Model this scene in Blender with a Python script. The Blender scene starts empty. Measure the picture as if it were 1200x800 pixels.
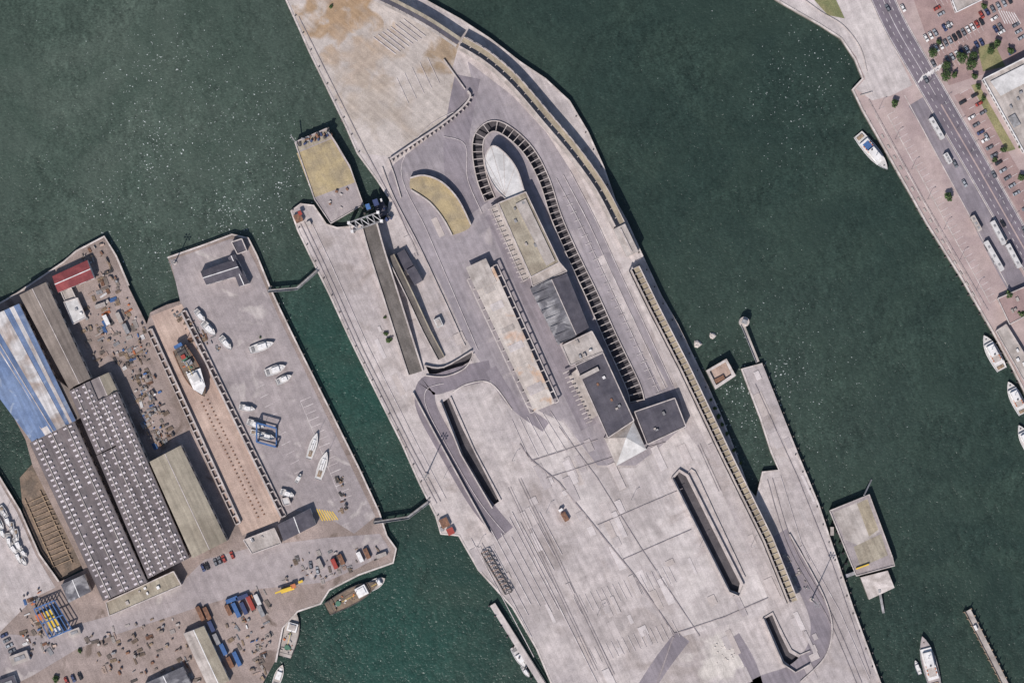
import bpy, math, random
from mathutils import Vector, Quaternion
from mathutils.geometry import tessellate_polygon
random.seed(11)
R=random.random
U=lambda a,b: a+(b-a)*R()
S=0.5
sc=bpy.context.scene
def W(x,y,z=0.0): return ((x-600)*S,(400-y)*S,z)
def lin(c):
    c=c/255.0
    return c/12.92 if c<=.04045 else ((c+.055)/1.055)**2.4
K=1.18
def C(r,g,b): return (min(lin(r)/K,.85),min(lin(g)/K,.85),min(lin(b)/K,.85),1)
UA=65.0   # image angle of the quay axis
# ------------------------------------------------------------ materials
MATS={}
def mat(name,c1,c2=None,big=0.03,lo=.4,hi=.62,fine=1.4,famt=.22,streak=0,sang=UA,sw=.5,slab=0,slabv=.03,rough=.9,metal=0,stain=None,stscale=.06,stlo=.6,sthi=.7,midamt=.12,corr=0,corrang=UA,spec=.25,blobs=()):
    m=bpy.data.materials.new(name); m.use_nodes=True
    nt=m.node_tree; N=nt.nodes; L=nt.links
    bs=N['Principled BSDF']; bs.inputs['Roughness'].default_value=rough; bs.inputs['Metallic'].default_value=metal
    bs.inputs['Specular IOR Level'].default_value=spec
    tc=N.new('ShaderNodeTexCoord')
    def noise(scale,detail=5,vec=None,dist=0):
        n=N.new('ShaderNodeTexNoise'); n.inputs['Scale'].default_value=scale; n.inputs['Detail'].default_value=detail
        n.inputs['Distortion'].default_value=dist
        L.new(vec or tc.outputs['Object'],n.inputs['Vector']); return n.outputs['Fac']
    def mr(v,a,b,c,d):
        n=N.new('ShaderNodeMapRange'); L.new(v,n.inputs[0])
        for i,q in enumerate((a,b,c,d)): n.inputs[i+1].default_value=q
        return n.outputs[0]
    def ma(op,a,b):
        n=N.new('ShaderNodeMath');n.operation=op
        for i,q in enumerate((a,b)):
            if isinstance(q,(int,float)):n.inputs[i].default_value=q
            else:L.new(q,n.inputs[i])
        return n.outputs[0]
    def mix(f,a,b,mode='MIX'):
        n=N.new('ShaderNodeMixRGB'); n.blend_type=mode
        for i,q in enumerate((f,a,b)):
            if isinstance(q,(int,float)): n.inputs[i].default_value=q
            elif isinstance(q,tuple): n.inputs[i].default_value=q
            else: L.new(q,n.inputs[i])
        return n.outputs[0]
    def rotmap(ang,sx,sy):
        n=N.new('ShaderNodeMapping'); n.vector_type='POINT'
        r=N.new('ShaderNodeVectorRotate'); r.rotation_type='Z_AXIS'; r.inputs['Angle'].default_value=math.radians(ang)
        L.new(tc.outputs['Object'],r.inputs['Vector']); L.new(r.outputs[0],n.inputs['Vector'])
        n.inputs['Scale'].default_value=(sx,sy,1); return n.outputs[0]
    col=c1
    if c2: col=mix(mr(noise(big,8,dist=.6),lo,hi,0,1),c1,c2)
    if stain: col=mix(mr(noise(stscale,7,dist=1.2),stlo,sthi,0,.85),col,stain)
    if blobs:
        nn=noise(.09,8,dist=.5)
        for (bx,by,br,bc,st) in blobs:
            v=N.new('ShaderNodeVectorMath');v.operation='DISTANCE';L.new(tc.outputs['Object'],v.inputs[0]);v.inputs[1].default_value=W(bx,by,0)
            d_=ma('ADD',v.outputs['Value'],ma('MULTIPLY',ma('SUBTRACT',nn,.5),br*S*3.2))
            col=mix(mr(d_,br*S,br*S*.45,0,st),col,bc)
    if slab:
        b=N.new('ShaderNodeTexBrick'); b.offset=0; b.squash=1
        L.new(rotmap(sang,1,1),b.inputs['Vector']); b.inputs['Scale'].default_value=1
        b.inputs['Brick Width'].default_value=slab; b.inputs['Row Height'].default_value=slab*.8
        b.inputs['Mortar Size'].default_value=.08; b.inputs['Mortar Smooth'].default_value=.3
        v=1-slabv
        b.inputs['Color1'].default_value=(1,1,1,1); b.inputs['Color2'].default_value=(v,v,v*.99,1); b.inputs['Mortar'].default_value=(.93,.92,.93,1)
        col=mix(1,col,b.outputs['Color'],'MULTIPLY')
    if streak:
        f=mr(noise(1,6,rotmap(sang,sw*.05,sw)),.35,.65,1-streak,1+streak*.5); col=mix(1,col,f,'MULTIPLY')
    if corr:
        w=N.new('ShaderNodeTexWave'); w.wave_type='BANDS'; w.bands_direction='X'
        L.new(rotmap(corrang,1,1),w.inputs['Vector']); w.inputs['Scale'].default_value=corr; w.inputs['Distortion'].default_value=.3
        col=mix(1,col,mr(w.outputs['Fac'],0,1,.86,1.06),'MULTIPLY')
    if midamt: col=mix(1,col,mr(noise(.22,6),.3,.7,1-midamt,1+midamt),'MULTIPLY')
    fn=noise(fine,4)
    if famt: col=mix(1,col,mr(fn,.25,.75,1-famt,1+famt),'MULTIPLY')
    if isinstance(col,tuple): bs.inputs['Base Color'].default_value=col
    else: L.new(col,bs.inputs['Base Color'])
    MATS[name]=m; return m
rb=C(200,191,184);dk=C(144,134,131);gr=C(162,152,150)
M_conc=mat('quay_concrete',C(190,179,176),C(170,160,159),big=.02,slab=12,streak=.13,stain=C(150,138,133),stscale=.035,stlo=.54,sthi=.73,famt=.18,midamt=.16,
  blobs=[(845,772,34,rb,.9),(395,330,26,dk,.5),(450,470,30,dk,.5),(560,560,36,gr,.7),(620,690,50,gr,.7),(930,600,40,gr,.6),(980,720,40,dk,.4),(700,730,50,gr,.7),(650,640,26,dk,.5)])
M_conc2=mat('pale_concrete',C(197,187,184),C(180,170,168),big=.03,slab=8,streak=.12,famt=.16,stain=C(160,148,145),stscale=.04,stlo=.56,sthi=.75,midamt=.15,
  blobs=[(750,600,40,gr,.7),(720,560,24,dk,.4),(845,715,40,gr,.6),(680,540,26,gr,.8)])
M_sand=mat('sandy_concrete',C(190,179,173),C(173,162,155),big=.02,slab=9,sang=40,streak=.12,stain=C(160,145,133),stscale=.03,stlo=.55,sthi=.72,famt=.18,midamt=.15,
  blobs=[(400,14,50,C(158,130,101),.9),(426,66,46,C(170,151,135),.7),(520,62,26,C(146,124,100),.85),(538,104,15,C(138,114,90),.9),(440,120,40,C(168,154,142),.6)])
M_patch=[mat('repair_patch',C(*c),big=.2,famt=.14,streak=.08) for c in((178,168,166),(196,186,184),(170,160,159),(185,174,171),(180,168,163))]
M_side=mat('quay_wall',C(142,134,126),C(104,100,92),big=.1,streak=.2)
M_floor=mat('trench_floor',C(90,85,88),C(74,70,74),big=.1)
M_asph=mat('mauve_asphalt',C(154,145,148),C(139,131,135),big=.03,streak=.13,stain=C(170,160,160),stscale=.05,famt=.13,midamt=.14)
M_asph2=mat('lane_asphalt',C(140,131,136),C(126,118,124),big=.04,streak=.16,famt=.13)
M_loop=mat('loop_asphalt',C(130,121,127),C(117,109,115),big=.04,streak=.12,famt=.13)
M_dark=mat('road_asphalt',C(122,112,120),C(108,100,108),big=.05,streak=.1,sang=60,famt=.14)
M_yard=mat('yard_ground',C(156,140,134),C(134,119,112),big=.03,streak=.1,stain=C(106,92,84),stscale=.05,famt=.26)
M_yardg=mat('boatyard_asphalt',C(162,151,150),C(146,136,136),big=.03,streak=.1,stain=C(178,168,164),stscale=.06,famt=.17,midamt=.14)
M_slip=mat('slipway_concrete',C(186,163,150),C(168,145,134),big=.05,streak=.14,sang=UA,slab=5,famt=.2)
M_brick=mat('promenade_paving',C(176,157,153),C(162,143,141),big=.05,slab=7,slabv=.03,sang=60,famt=.14,midamt=.1)
M_redp=mat('red_parking',C(160,136,132),C(146,123,121),big=.05,slab=7,slabv=.03,sang=60,famt=.16)
M_grass=mat('dry_grass',C(140,132,98),C(112,114,80),big=.08,famt=.3)
M_paint=mat('road_paint',C(218,212,210),C(190,182,180),big=.6,famt=.15)
M_faint=mat('worn_paint',C(208,199,196),C(184,172,171),big=.3,lo=.38,hi=.55,famt=.12)
M_joint=mat('joint_sealant',C(134,124,126),C(160,149,147),big=.2,famt=.15)
M_cope=mat('quay_coping',C(202,191,186),C(170,159,153),big=.15,famt=.18)
M_wall=mat('parapet_concrete',C(190,179,174),C(165,154,150),big=.2,famt=.18)
M_beige=mat('beige_deck',C(166,153,133),C(146,134,117),big=.08,streak=.15,famt=.2)
M_ochre=mat('ochre_deck',C(172,154,120),C(156,141,116),big=.1,streak=.1,stain=C(132,120,103),stscale=.12,stlo=.52,sthi=.75)
M_white=mat('white_paint',C(226,222,220),C(205,200,198),big=.3,famt=.08,rough=.5,spec=.4)
M_wroof=mat('white_roof',C(204,200,198),C(184,180,178),big=.2,famt=.1,rough=.7)
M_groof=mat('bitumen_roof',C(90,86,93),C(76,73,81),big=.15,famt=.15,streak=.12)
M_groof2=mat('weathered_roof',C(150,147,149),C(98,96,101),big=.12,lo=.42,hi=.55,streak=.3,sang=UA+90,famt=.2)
M_lroof=mat('light_roof',C(182,172,166),C(158,148,142),big=.12,streak=.16,famt=.15)
M_broof=mat('tan_roof',C(164,154,138),C(145,134,119),big=.1,streak=.2,famt=.2)
M_canopy=mat('canopy_roof',C(198,187,179),C(180,168,160),big=.12,streak=.14,stain=C(194,156,126),stscale=.07,stlo=.58,sthi=.7,famt=.15,blobs=[(604,395,14,C(196,150,118),.8)])
M_blue=mat('blue_sheet_roof',C(112,129,160),C(92,110,143),big=.06,streak=.2,corr=.7,corrang=UA+90,famt=.14,stain=C(156,164,178),stscale=.08,rough=.7,midamt=.16)
M_bwhite=mat('ridge_sheet_white',C(202,196,194),C(166,150,141),big=.1,streak=.28,famt=.12,midamt=.16)
M_brown=mat('fibre_cement_roof',C(140,128,120),C(119,108,101),big=.05,streak=.24,famt=.16,corr=.6,corrang=UA+90)
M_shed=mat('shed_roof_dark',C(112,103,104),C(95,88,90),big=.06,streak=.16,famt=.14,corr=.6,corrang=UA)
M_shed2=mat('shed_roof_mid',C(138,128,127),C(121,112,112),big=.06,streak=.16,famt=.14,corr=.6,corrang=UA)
M_tan=mat('shed_roof_tan',C(156,146,131),C(139,129,115),big=.05,streak=.2,famt=.14)
M_sky=mat('skylight_sheet',C(212,203,205),C(182,170,174),big=.4,famt=.14,rough=.6)
M_red=mat('red_roof',C(142,74,75),C(122,62,65),big=.2,corr=.6,famt=.15)
M_glass=mat('dark_glass',C(34,38,44),rough=.15,famt=0,midamt=0,spec=.5)
M_steel=mat('painted_steel',C(152,150,152),C(124,121,121),big=.4,famt=.15)
M_dsteel=mat('dark_steel',C(72,69,72),C(92,86,82),big=.4,famt=.2)
M_rust=mat('rusty_steel',C(136,100,80),C(106,80,68),big=.5,famt=.25)
M_orange=mat('orange_paint',C(184,110,72),rough=.6,famt=.12)
M_redp2=mat('red_paint',C(156,66,58),rough=.6,famt=.12)
M_yel=mat('yellow_paint',C(214,178,70),rough=.6,famt=.12)
M_bluep=mat('blue_paint',C(70,104,154),C(60,92,136),big=.4,rough=.6,famt=.12)
M_navy=mat('navy_paint',C(60,70,104),rough=.5,famt=.1)
M_green=mat('green_paint',C(76,112,94),rough=.6,famt=.12)
M_black=mat('tyre_rubber',C(46,44,46),famt=.1)
M_wood=mat('timber',C(156,134,112),C(126,108,92),big=.6,famt=.25)
M_leaf=mat('leaf',C(70,92,56),C(50,72,44),big=.8,famt=.35,rough=.8)
M_leaf2=mat('leaf_light',C(98,114,68),C(74,96,56),big=.8,famt=.35,rough=.8)
M_bark=mat('bark',C(90,76,62),famt=.3)
M_rock=mat('boulder',C(206,196,190),C(182,172,166),big=.6,famt=.2)
M_mud=mat('mud_bank',C(130,112,98),C(104,92,82),big=.15,famt=.3)
M_silver=mat('silver_paint',C(176,178,182),rough=.35,famt=.05,metal=.3)
M_grey=mat('grey_paint',C(112,114,120),rough=.4,famt=.05)
M_blk=mat('black_paint',C(50,50,54),rough=.35,famt=.05)
M_ramp=mat('ramp_asphalt',C(114,107,103),C(97,91,87),big=.06,streak=.2)
# water
def water():
    m=bpy.data.materials.new('sea_water'); m.use_nodes=True
    nt=m.node_tree;N=nt.nodes;L=nt.links;bs=N['Principled BSDF']
    tc=N.new('ShaderNodeTexCoord')
    def noise(s,d,vec=None,dist=0,rough=.5):
        n=N.new('ShaderNodeTexNoise');n.inputs['Scale'].default_value=s;n.inputs['Detail'].default_value=d;n.inputs['Distortion'].default_value=dist;n.inputs['Roughness'].default_value=rough
        L.new(vec or tc.outputs['Object'],n.inputs['Vector']);return n.outputs['Fac']
    def mr(v,a,b,c,d):
        n=N.new('ShaderNodeMapRange');L.new(v,n.inputs[0])
        for i,q in enumerate((a,b,c,d)):n.inputs[i+1].default_value=q
        return n.outputs[0]
    def ma(op,a,b):
        n=N.new('ShaderNodeMath');n.operation=op
        for i,q in enumerate((a,b)):
            if isinstance(q,(int,float)):n.inputs[i].default_value=q
            else:L.new(q,n.inputs[i])
        return n.outputs[0]
    def mix(f,a,b,mode='MIX'):
        n=N.new('ShaderNodeMixRGB');n.blend_type=mode
        for i,q in enumerate((f,a,b)):
            if isinstance(q,(float,int,tuple)):n.inputs[i].default_value=q
            else:L.new(q,n.inputs[i])
        return n.outputs[0]
    def blob(x,y,r):
        p=W(x,y,0); v=N.new('ShaderNodeVectorMath');v.operation='DISTANCE';L.new(tc.outputs['Object'],v.inputs[0]);v.inputs[1].default_value=p
        return mr(v.outputs['Value'],r,r*.2,0,1)
    def rmap(ang,sx,sy):
        mp=N.new('ShaderNodeMapping');mp.inputs['Rotation'].default_value=(0,0,math.radians(ang));mp.inputs['Scale'].default_value=(sx,sy,1);L.new(tc.outputs['Object'],mp.inputs['Vector']);return mp.outputs[0]
    silt=ma('MAXIMUM',blob(150,120,210),ma('MULTIPLY',blob(900,500,140),.3))
    col=mix(silt,C(43,57,51),C(75,86,77))
    col=mix(ma('MAXIMUM',blob(395,460,95),blob(470,760,90)),col,C(40,68,60))
    col=mix(mr(noise(.012,6,dist=2.5),.4,.65,0,.5),col,C(56,70,61))
    vw=rmap(25,1,.6);vx=rmap(-30,.7,1)
    wv=noise(.42,4,vw,0,.55)
    wx=noise(.9,3,vx,0,.6)
    wv2=noise(.1,5,vw,.4,.6)
    patch=mr(noise(.018,4,dist=1.5),.35,.65,.35,1.1)
    def contr(v,a): return ma('ADD',1,ma('MULTIPLY',ma('MULTIPLY',ma('SUBTRACT',v,.5),patch),a))
    col=mix(1,col,contr(wv,1.3),'MULTIPLY')
    col=mix(1,col,contr(wx,1.5),'MULTIPLY')
    col=mix(1,col,contr(wv2,.9),'MULTIPLY')
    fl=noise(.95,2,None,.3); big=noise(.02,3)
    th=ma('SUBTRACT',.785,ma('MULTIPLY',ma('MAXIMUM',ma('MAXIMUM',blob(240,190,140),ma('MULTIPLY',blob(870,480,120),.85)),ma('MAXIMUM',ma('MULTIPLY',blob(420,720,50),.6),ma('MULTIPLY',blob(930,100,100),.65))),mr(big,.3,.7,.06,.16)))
    glint=mr(ma('SUBTRACT',fl,th),0,.035,0,.85)  # whitish sun glints on the ripples, painted into the water's base colour
    col=mix(glint,col,C(210,214,212))
    L.new(col,bs.inputs['Base Color'])
    bs.inputs['Roughness'].default_value=.22; bs.inputs['IOR'].default_value=1.33
    h=ma('ADD',ma('ADD',ma('MULTIPLY',wv,.5),ma('MULTIPLY',wx,.3)),ma('MULTIPLY',wv2,.7))
    bn=N.new('ShaderNodeBump');bn.inputs['Distance'].default_value=1.0;bn.inputs['Strength'].default_value=.8
    L.new(h,bn.inputs['Height']);L.new(bn.outputs[0],bs.inputs['Normal'])
    return m
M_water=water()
# ------------------------------------------------------------ builder
def offs(pts,d):
    out=[]
    n=len(pts)
    for i in range(n):
        a=pts[max(i-1,0)];b=pts[min(i+1,n-1)]
        dx,dy=b[0]-a[0],b[1]-a[1];l=math.hypot(dx,dy) or 1
        dd=d[i] if isinstance(d,list) else d
        out.append((pts[i][0]-dy/l*dd,pts[i][1]+dx/l*dd)+tuple(pts[i][2:]))
    return out
def smooth(pts,n=6):
    out=[]
    for i in range(len(pts)-1):
        p0=pts[max(i-1,0)];p1=pts[i];p2=pts[i+1];p3=pts[min(i+2,len(pts)-1)]
        for k in range(n):
            t=k/n
            out.append(tuple(.5*(2*p1[j]+(p2[j]-p0[j])*t+(2*p0[j]-5*p1[j]+4*p2[j]-p3[j])*t*t+(3*p1[j]-p0[j]-3*p2[j]+p3[j])*t**3) for j in range(len(p1))))
    out.append(pts[-1]);return out
def resamp(pts,step):
    out=[];acc=0;nxt=0
    for i in range(len(pts)-1):
        a,b=pts[i],pts[i+1];l=math.hypot(b[0]-a[0],b[1]-a[1])
        while nxt<=acc+l and l>0:
            t=(nxt-acc)/l
            out.append(tuple(a[j]+(b[j]-a[j])*t for j in range(len(a)))+(math.degrees(math.atan2(b[1]-a[1],b[0]-a[0])),));nxt+=step
        acc+=l
    return out
def lerp2(a,b,t): return (a[0]+(b[0]-a[0])*t,a[1]+(b[1]-a[1])*t)
def inpoly(x,y,P):
    c=False;n=len(P)
    for i in range(n):
        x1,y1=P[i][:2];x2,y2=P[(i+1)%n][:2]
        if (y1>y)!=(y2>y) and x<(x2-x1)*(y-y1)/(y2-y1)+x1:c=not c
    return c
class B:
    def __init__(s,local=False): s.v=[];s.f=[];s.fm=[];s.ms=[];s.local=local
    def mi(s,m):
        if m not in s.ms: s.ms.append(m)
        return s.ms.index(m)
    def T(s,x,y,z): return (x,y,z) if s.local else W(x,y,z)
    def poly(s,pts,m,up=False):
        q=[s.T(*p) for p in pts]
        if up:
            a=sum(q[i][0]*q[(i+1)%len(q)][1]-q[(i+1)%len(q)][0]*q[i][1] for i in range(len(q)))
            if a<0:q.reverse()
        i0=len(s.v);s.v+=q;s.f.append(tuple(range(i0,i0+len(q))));s.fm.append(s.mi(m))
    def prism(s,pts,z0,z1,side,top=None,holes=None):
        top=top or side
        a=sum(pts[i][0]*pts[(i+1)%len(pts)][1]-pts[(i+1)%len(pts)][0]*pts[i][1] for i in range(len(pts)))
        if (a>0)!=s.local: pts=list(reversed(pts))
        zz=(lambda p:p[2]) if z1 is None else (lambda p:z1)
        n=len(pts)
        for i in range(n):
            p,q=pts[i],pts[(i+1)%n]
            s.poly([(p[0],p[1],z0),(q[0],q[1],z0),(q[0],q[1],zz(q)),(p[0],p[1],zz(p))],side)
        if holes: s.sheet(pts,z1,top,holes)
        else: s.poly([(p[0],p[1],zz(p)) for p in pts],top)
    def sheet(s,pts,z,m,holes=None):
        ls=[[Vector(s.T(p[0],p[1],z)) for p in l] for l in [pts]+(holes or [])]
        flat=[v for l in ls for v in l]
        i0=len(s.v);s.v+=[tuple(v) for v in flat]
        k=s.mi(m)
        for t in tessellate_polygon(ls):
            a,b,c=[flat[i] for i in t]
            if (b-a).cross(c-a).z<0:t=(t[0],t[2],t[1])
            s.f.append(tuple(i0+i for i in t));s.fm.append(k)
    def trench(s,pts,ztop,zbot,side,floor):
        n=len(pts)
        for i in range(n):
            p,q=pts[i],pts[(i+1)%n]
            s.poly([(p[0],p[1],zbot),(q[0],q[1],zbot),(q[0],q[1],ztop),(p[0],p[1],ztop)],side)
        s.sheet(pts,zbot,floor)
    def box(s,cx,cy,l,w,z0,z1,ang=0,m=None,top=None,taper=0):
        a=math.radians(ang);c,sn=math.cos(a),math.sin(a)
        def cr(l,w): return [(cx+u*c-v*sn,cy+u*sn+v*c) for u,v in((-l/2,-w/2),(l/2,-w/2),(l/2,w/2),(-l/2,w/2))]
        b0=cr(l,w);b1=cr(l-taper,w-taper) if taper else b0
        for i in range(4):
            j=(i+1)%4
            s.poly([(*b0[i],z0),(*b0[j],z0),(*b1[j],z1),(*b1[i],z1)],m)
        s.poly([(*p,z1) for p in b1],top or m,True); s.poly([(*p,z0) for p in b0],m)
    def beam(s,a,b,w,m,h=None):
        A=Vector(s.T(*a));Bv=Vector(s.T(*b));d=(Bv-A)
        if d.length<1e-6:return
        d.normalize();up=Vector((0,0,1)) if abs(d.z)<.95 else Vector((1,0,0))
        x=d.cross(up).normalized()*w/2;y=x.cross(d).normalized()*(h or w)/2
        q=[A+x+y,A-x+y,A-x-y,A+x-y,Bv+x+y,Bv-x+y,Bv-x-y,Bv+x-y]
        i0=len(s.v);s.v+=[tuple(p) for p in q];k=s.mi(m)
        for f in((0,1,2,3),(7,6,5,4),(0,4,5,1),(1,5,6,2),(2,6,7,3),(3,7,4,0)):
            s.f.append(tuple(i0+i for i in f));s.fm.append(k)
    def strip(s,pts,w,z,m):
        a=offs(pts,w/2);b=offs(pts,-w/2)
        for i in range(len(pts)-1):
            s.poly([(a[i][0],a[i][1],z),(a[i+1][0],a[i+1][1],z),(b[i+1][0],b[i+1][1],z),(b[i][0],b[i][1],z)],m,True)
    def deck(s,pts,w,side,top,th=None,z0=0):
        a=offs(pts,w/2);b=offs(pts,-w/2)
        for i in range(len(pts)-1):
            z_=lambda p:(p[2]-th) if th else z0
            A,A2,B2,B1=a[i],a[i+1],b[i+1],b[i]
            s.poly([A,A2,B2,B1],top,True)
            s.poly([(A[0],A[1],z_(A)),(A2[0],A2[1],z_(A2)),A2,A],side)
            s.poly([(B1[0],B1[1],z_(B1)),(B2[0],B2[1],z_(B2)),B2,B1],side)
            if th:s.poly([(A[0],A[1],z_(A)),(A2[0],A2[1],z_(A2)),(B2[0],B2[1],z_(B2)),(B1[0],B1[1],z_(B1))],side)
        for q,r in((a[0],b[0]),(a[-1],b[-1])):
            z_=(q[2]-th) if th else z0
            s.poly([(q[0],q[1],z_),(r[0],r[1],z_),r,q],side)
    def wall(s,pts,w,z0,h,m):
        s.deck([(p[0],p[1],(p[2] if len(p)>2 else 0)+h) for p in pts],w,m,m,th=None if len(pts[0])<3 else h+.01,z0=z0)
    def cyl(s,cx,cy,r,z0,z1,m,n=10,r2=None):
        r2=r if r2 is None else r2
        p=[(cx+r*math.cos(6.2832*i/n),cy+r*math.sin(6.2832*i/n),z0) for i in range(n)]
        q=[(cx+r2*math.cos(6.2832*i/n),cy+r2*math.sin(6.2832*i/n),z1) for i in range(n)]
        for i in range(n): s.poly([p[i],p[(i+1)%n],q[(i+1)%n],q[i]],m)
        s.poly(q,m,True)
    def mesh(s,name):
        me=bpy.data.meshes.new(name);me.from_pydata(s.v,[],s.f)
        for m in s.ms:me.materials.append(m)
        me.polygons.foreach_set('material_index',s.fm);me.update();return me
    def obj(s,name):
        o=bpy.data.objects.new(name,s.mesh(name));sc.collection.objects.link(o);return o
def inst(name,me,x,y,z,ang,scale=1):
    o=bpy.data.objects.new(name,me);sc.collection.objects.link(o)
    o.location=W(x,y,z);o.rotation_euler=(0,0,-math.radians(ang));o.scale=(scale,)*3;return o
# ------------------------------------------------------------ water
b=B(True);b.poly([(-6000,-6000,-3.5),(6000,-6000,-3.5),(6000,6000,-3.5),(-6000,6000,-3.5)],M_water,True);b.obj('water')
# ------------------------------------------------------------ central quay
H1=[(790,560),(796,553),(804,558),(867,683),(865,694),(856,691)]
H2=[(897,724),(905,720),(914,742),(925,764),(936,770),(946,765),(944,777),(932,784),(919,774)]
H3=[(519,471),(526,466),(540,498),(556,530),(585,587),(578,592),(543,533)]
H4=[(499,429),(520,431),(553,413),(553,422),(526,438),(503,438)]
pg=smooth([(574,234),(565,210),(560,182),(562,160),(577,148),(596,155),(620,178),(638,212),(652,255),(672,300),(694,345),(718,398),(743,450),(749,470)],5)
hw=[6.2]*len(pg)
for i in range(len(pg)):
    if i>42:hw[i]=6.2+(i-42)/(len(pg)-43)*5
pgL=offs(pg,hw);pgR=offs(pg,[-6.2]*len(pg));H5=pgL+list(reversed(pgR))
CENT=[(320,-90),(334,0),(350,35),(362,62),(383,105),(405,150),(418,180),(440,210),(456,234),(452,256),(425,263),(395,266),(383,262),(368,240),(352,238),(340,247),(348,270),(365,305),(385,345),(408,395),(430,440),(470,520),(490,565),(510,605),(516,626),(537,628),(560,668),(600,712),(628,760),(645,800),(680,880),(1062,880),(1033,800),(1000,710),(960,590),(935,530),(893,425),(868,432),(890,490),(903,530),(912,550),(893,552),(886,582),(878,572),(862,528),(845,485),(830,452),(812,415),(795,380),(775,345),(755,302),(735,258),(722,235),(708,195),(690,155),(668,118),(640,92),(610,72),(575,45),(540,22),(500,0),(430,-90)]
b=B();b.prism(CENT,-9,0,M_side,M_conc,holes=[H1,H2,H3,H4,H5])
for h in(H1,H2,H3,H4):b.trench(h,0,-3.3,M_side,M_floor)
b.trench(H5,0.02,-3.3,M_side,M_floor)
b.obj('ferry_terminal_quay')
b=B();b.wall(offs(CENT[1:30],-1.2),2,0,.25,M_cope);b.wall(offs(CENT[32:36],-1.2),2,0,.25,M_cope);b.wall(offs(CENT[36:-1],-1.2),2,0,.25,M_cope)
b.obj('quay_coping')
b=B()
b.sheet([(322,-85),(428,-88),(495,-5),(470,12),(520,38),(538,52),(530,80),(550,108),(540,125),(515,145),(455,183),(425,180),(405,140),(385,100),(365,60),(338,0)],.02,M_sand)
b.obj('sandy_apron')
b=B()
b.sheet([(548,72),(600,112),(640,155),(672,205),(700,262),(728,322),(765,400),(797,468),(805,500),(745,545),(700,545),(660,492),(632,502),(600,470),(560,420),(545,395),(515,330),(490,290),(462,240),(455,205),(462,192),(515,152),(545,128),(556,108)],.02,M_asph,[H5])
b.obj('terminal_forecourt')
b=B()
b.strip(smooth([(704,300),(739,375),(779,455)],5),9,.04,M_conc)
b.strip(smooth([(640,140),(672,182),(700,235),(730,300),(770,385),(800,450),(845,540)],5),12,.04,M_conc2)
b.obj('service_lane_concrete')
b=B()
b.strip(smooth([(575,434),(545,440),(516,449),(500,454),(500,478),(522,520),(560,585),(592,625)],6),24,.045,M_loop)
b.strip(smooth([(575,432),(600,470),(640,500)],5),14,.05,M_asph2)
b.strip(smooth([(912,625),(935,665),(955,705),(962,735),(955,765),(930,790),(890,805),(860,830)],6),24,.045,M_asph2)
b.strip(smooth([(730,850),(770,785),(800,745)],4),20,.045,M_asph2)
b.strip(smooth([(860,745),(880,780),(895,830)],4),14,.045,M_asph2)
b.strip(smooth([(578,250),(600,300),(630,370),(668,455),(690,500)],5),20,.05,M_asph2)
b.strip(smooth([(548,90),(540,130),(535,165),(538,210),(560,245)],5),30,.055,M_asph2)
b.obj('terminal_road')
b=B()
b.sheet([(612,472),(660,495),(700,548),(745,548),(800,500),(830,540),(900,700),(895,720),(800,745),(780,720),(700,620),(655,565),(625,540)],.03,M_conc2,[H1])
b.obj('concrete_apron')
b=B();k=0
while k<110:
    x,y=U(440,960),U(240,800)
    if not inpoly(x,y,CENT) or (540<x<800 and 130<y<520):continue
    l,w_=U(6,34),U(3,12)
    a=math.radians(UA)
    cs=[(x+math.cos(a)*u_*l/2-math.sin(a)*v_*w_/2,y+math.sin(a)*u_*l/2+math.cos(a)*v_*w_/2) for u_,v_ in((-1,-1),(1,-1),(1,1),(-1,1))]
    k+=1
    if (480<x<610 and 430<y<640):continue
    if all(inpoly(*c,CENT) for c in cs) and not any(inpoly(*lerp2(cs[i],cs[j],t),H) for H in(H1,H2,H3,H4) for (i,j) in((0,1),(1,2),(2,3),(3,0),(0,2)) for t in(0,.25,.5,.75)):
        b.poly([(*c,.07+.004*k) for c in cs],random.choice(M_patch),True)
b.obj('concrete_patches')
# markings & joints
b=B()
def L(pts,w,m=M_faint,z=None):b.strip(pts,w,.53 if z is None else z,m)
L(smooth([(600,480),(575,449),(548,450),(530,460)]),1.4,M_cope)
L([(609,520),(622,538),(655,565),(700,620),(742,672),(790,742),(770,800)],1.4,M_joint)
L([(790,742),(850,722),(900,700)],1.1,M_joint,.535);L([(600,600),(650,700),(700,800)],1)
L([(622,540),(700,515)],1.1,M_joint,.535);L([(640,560),(735,530),(780,518)],.8,M_joint,.54)
L([(730,655),(810,620)],.8,M_joint,.535);L([(700,615),(800,572)],.7,M_joint,.54)
L([(655,500),(700,560),(750,640),(820,745)],.7,M_joint,.545)
u=(math.cos(math.radians(62)),math.sin(math.radians(62)));v=(u[1],-u[0])
for k in range(2,13):
    o=(548+k*13*v[0]-4*k,662+k*13*v[1]+2*k)
    st=30+12*math.sin(k*2.1); ln=170-6*k+20*math.sin(k)
    L([(o[0]+u[0]*st-20,o[1]+u[1]*st-40),(o[0]+u[0]*ln-20,o[1]+u[1]*ln-40)],.8)
for k in range(18):
    c=(672+k*6.5,700-k*2.2);L([c,(c[0]+10,c[1]+20)],.5)
for k in range(16):
    c=(690+k*6.5,760-k*2.2);L([c,(c[0]+9,c[1]+18)],.5)
for k in range(6):L([(600+k*9,492-k*2),(620+k*11,537-k*2)],.6)
for k in range(8):
    c=(438+k*5,44-k*3.0);L([c,(c[0]+26,c[1]+20)],1.0)
for k in range(5):
    c=(465+k*9,92-k*6);L([c,(c[0]+14,c[1]+30)],.5)
for off,w in((0,.8),(9,.7),(-9,.7)):
    L(offs(smooth([(660,205),(690,262),(712,310),(745,380),(780,455)],4),off),w)
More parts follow.
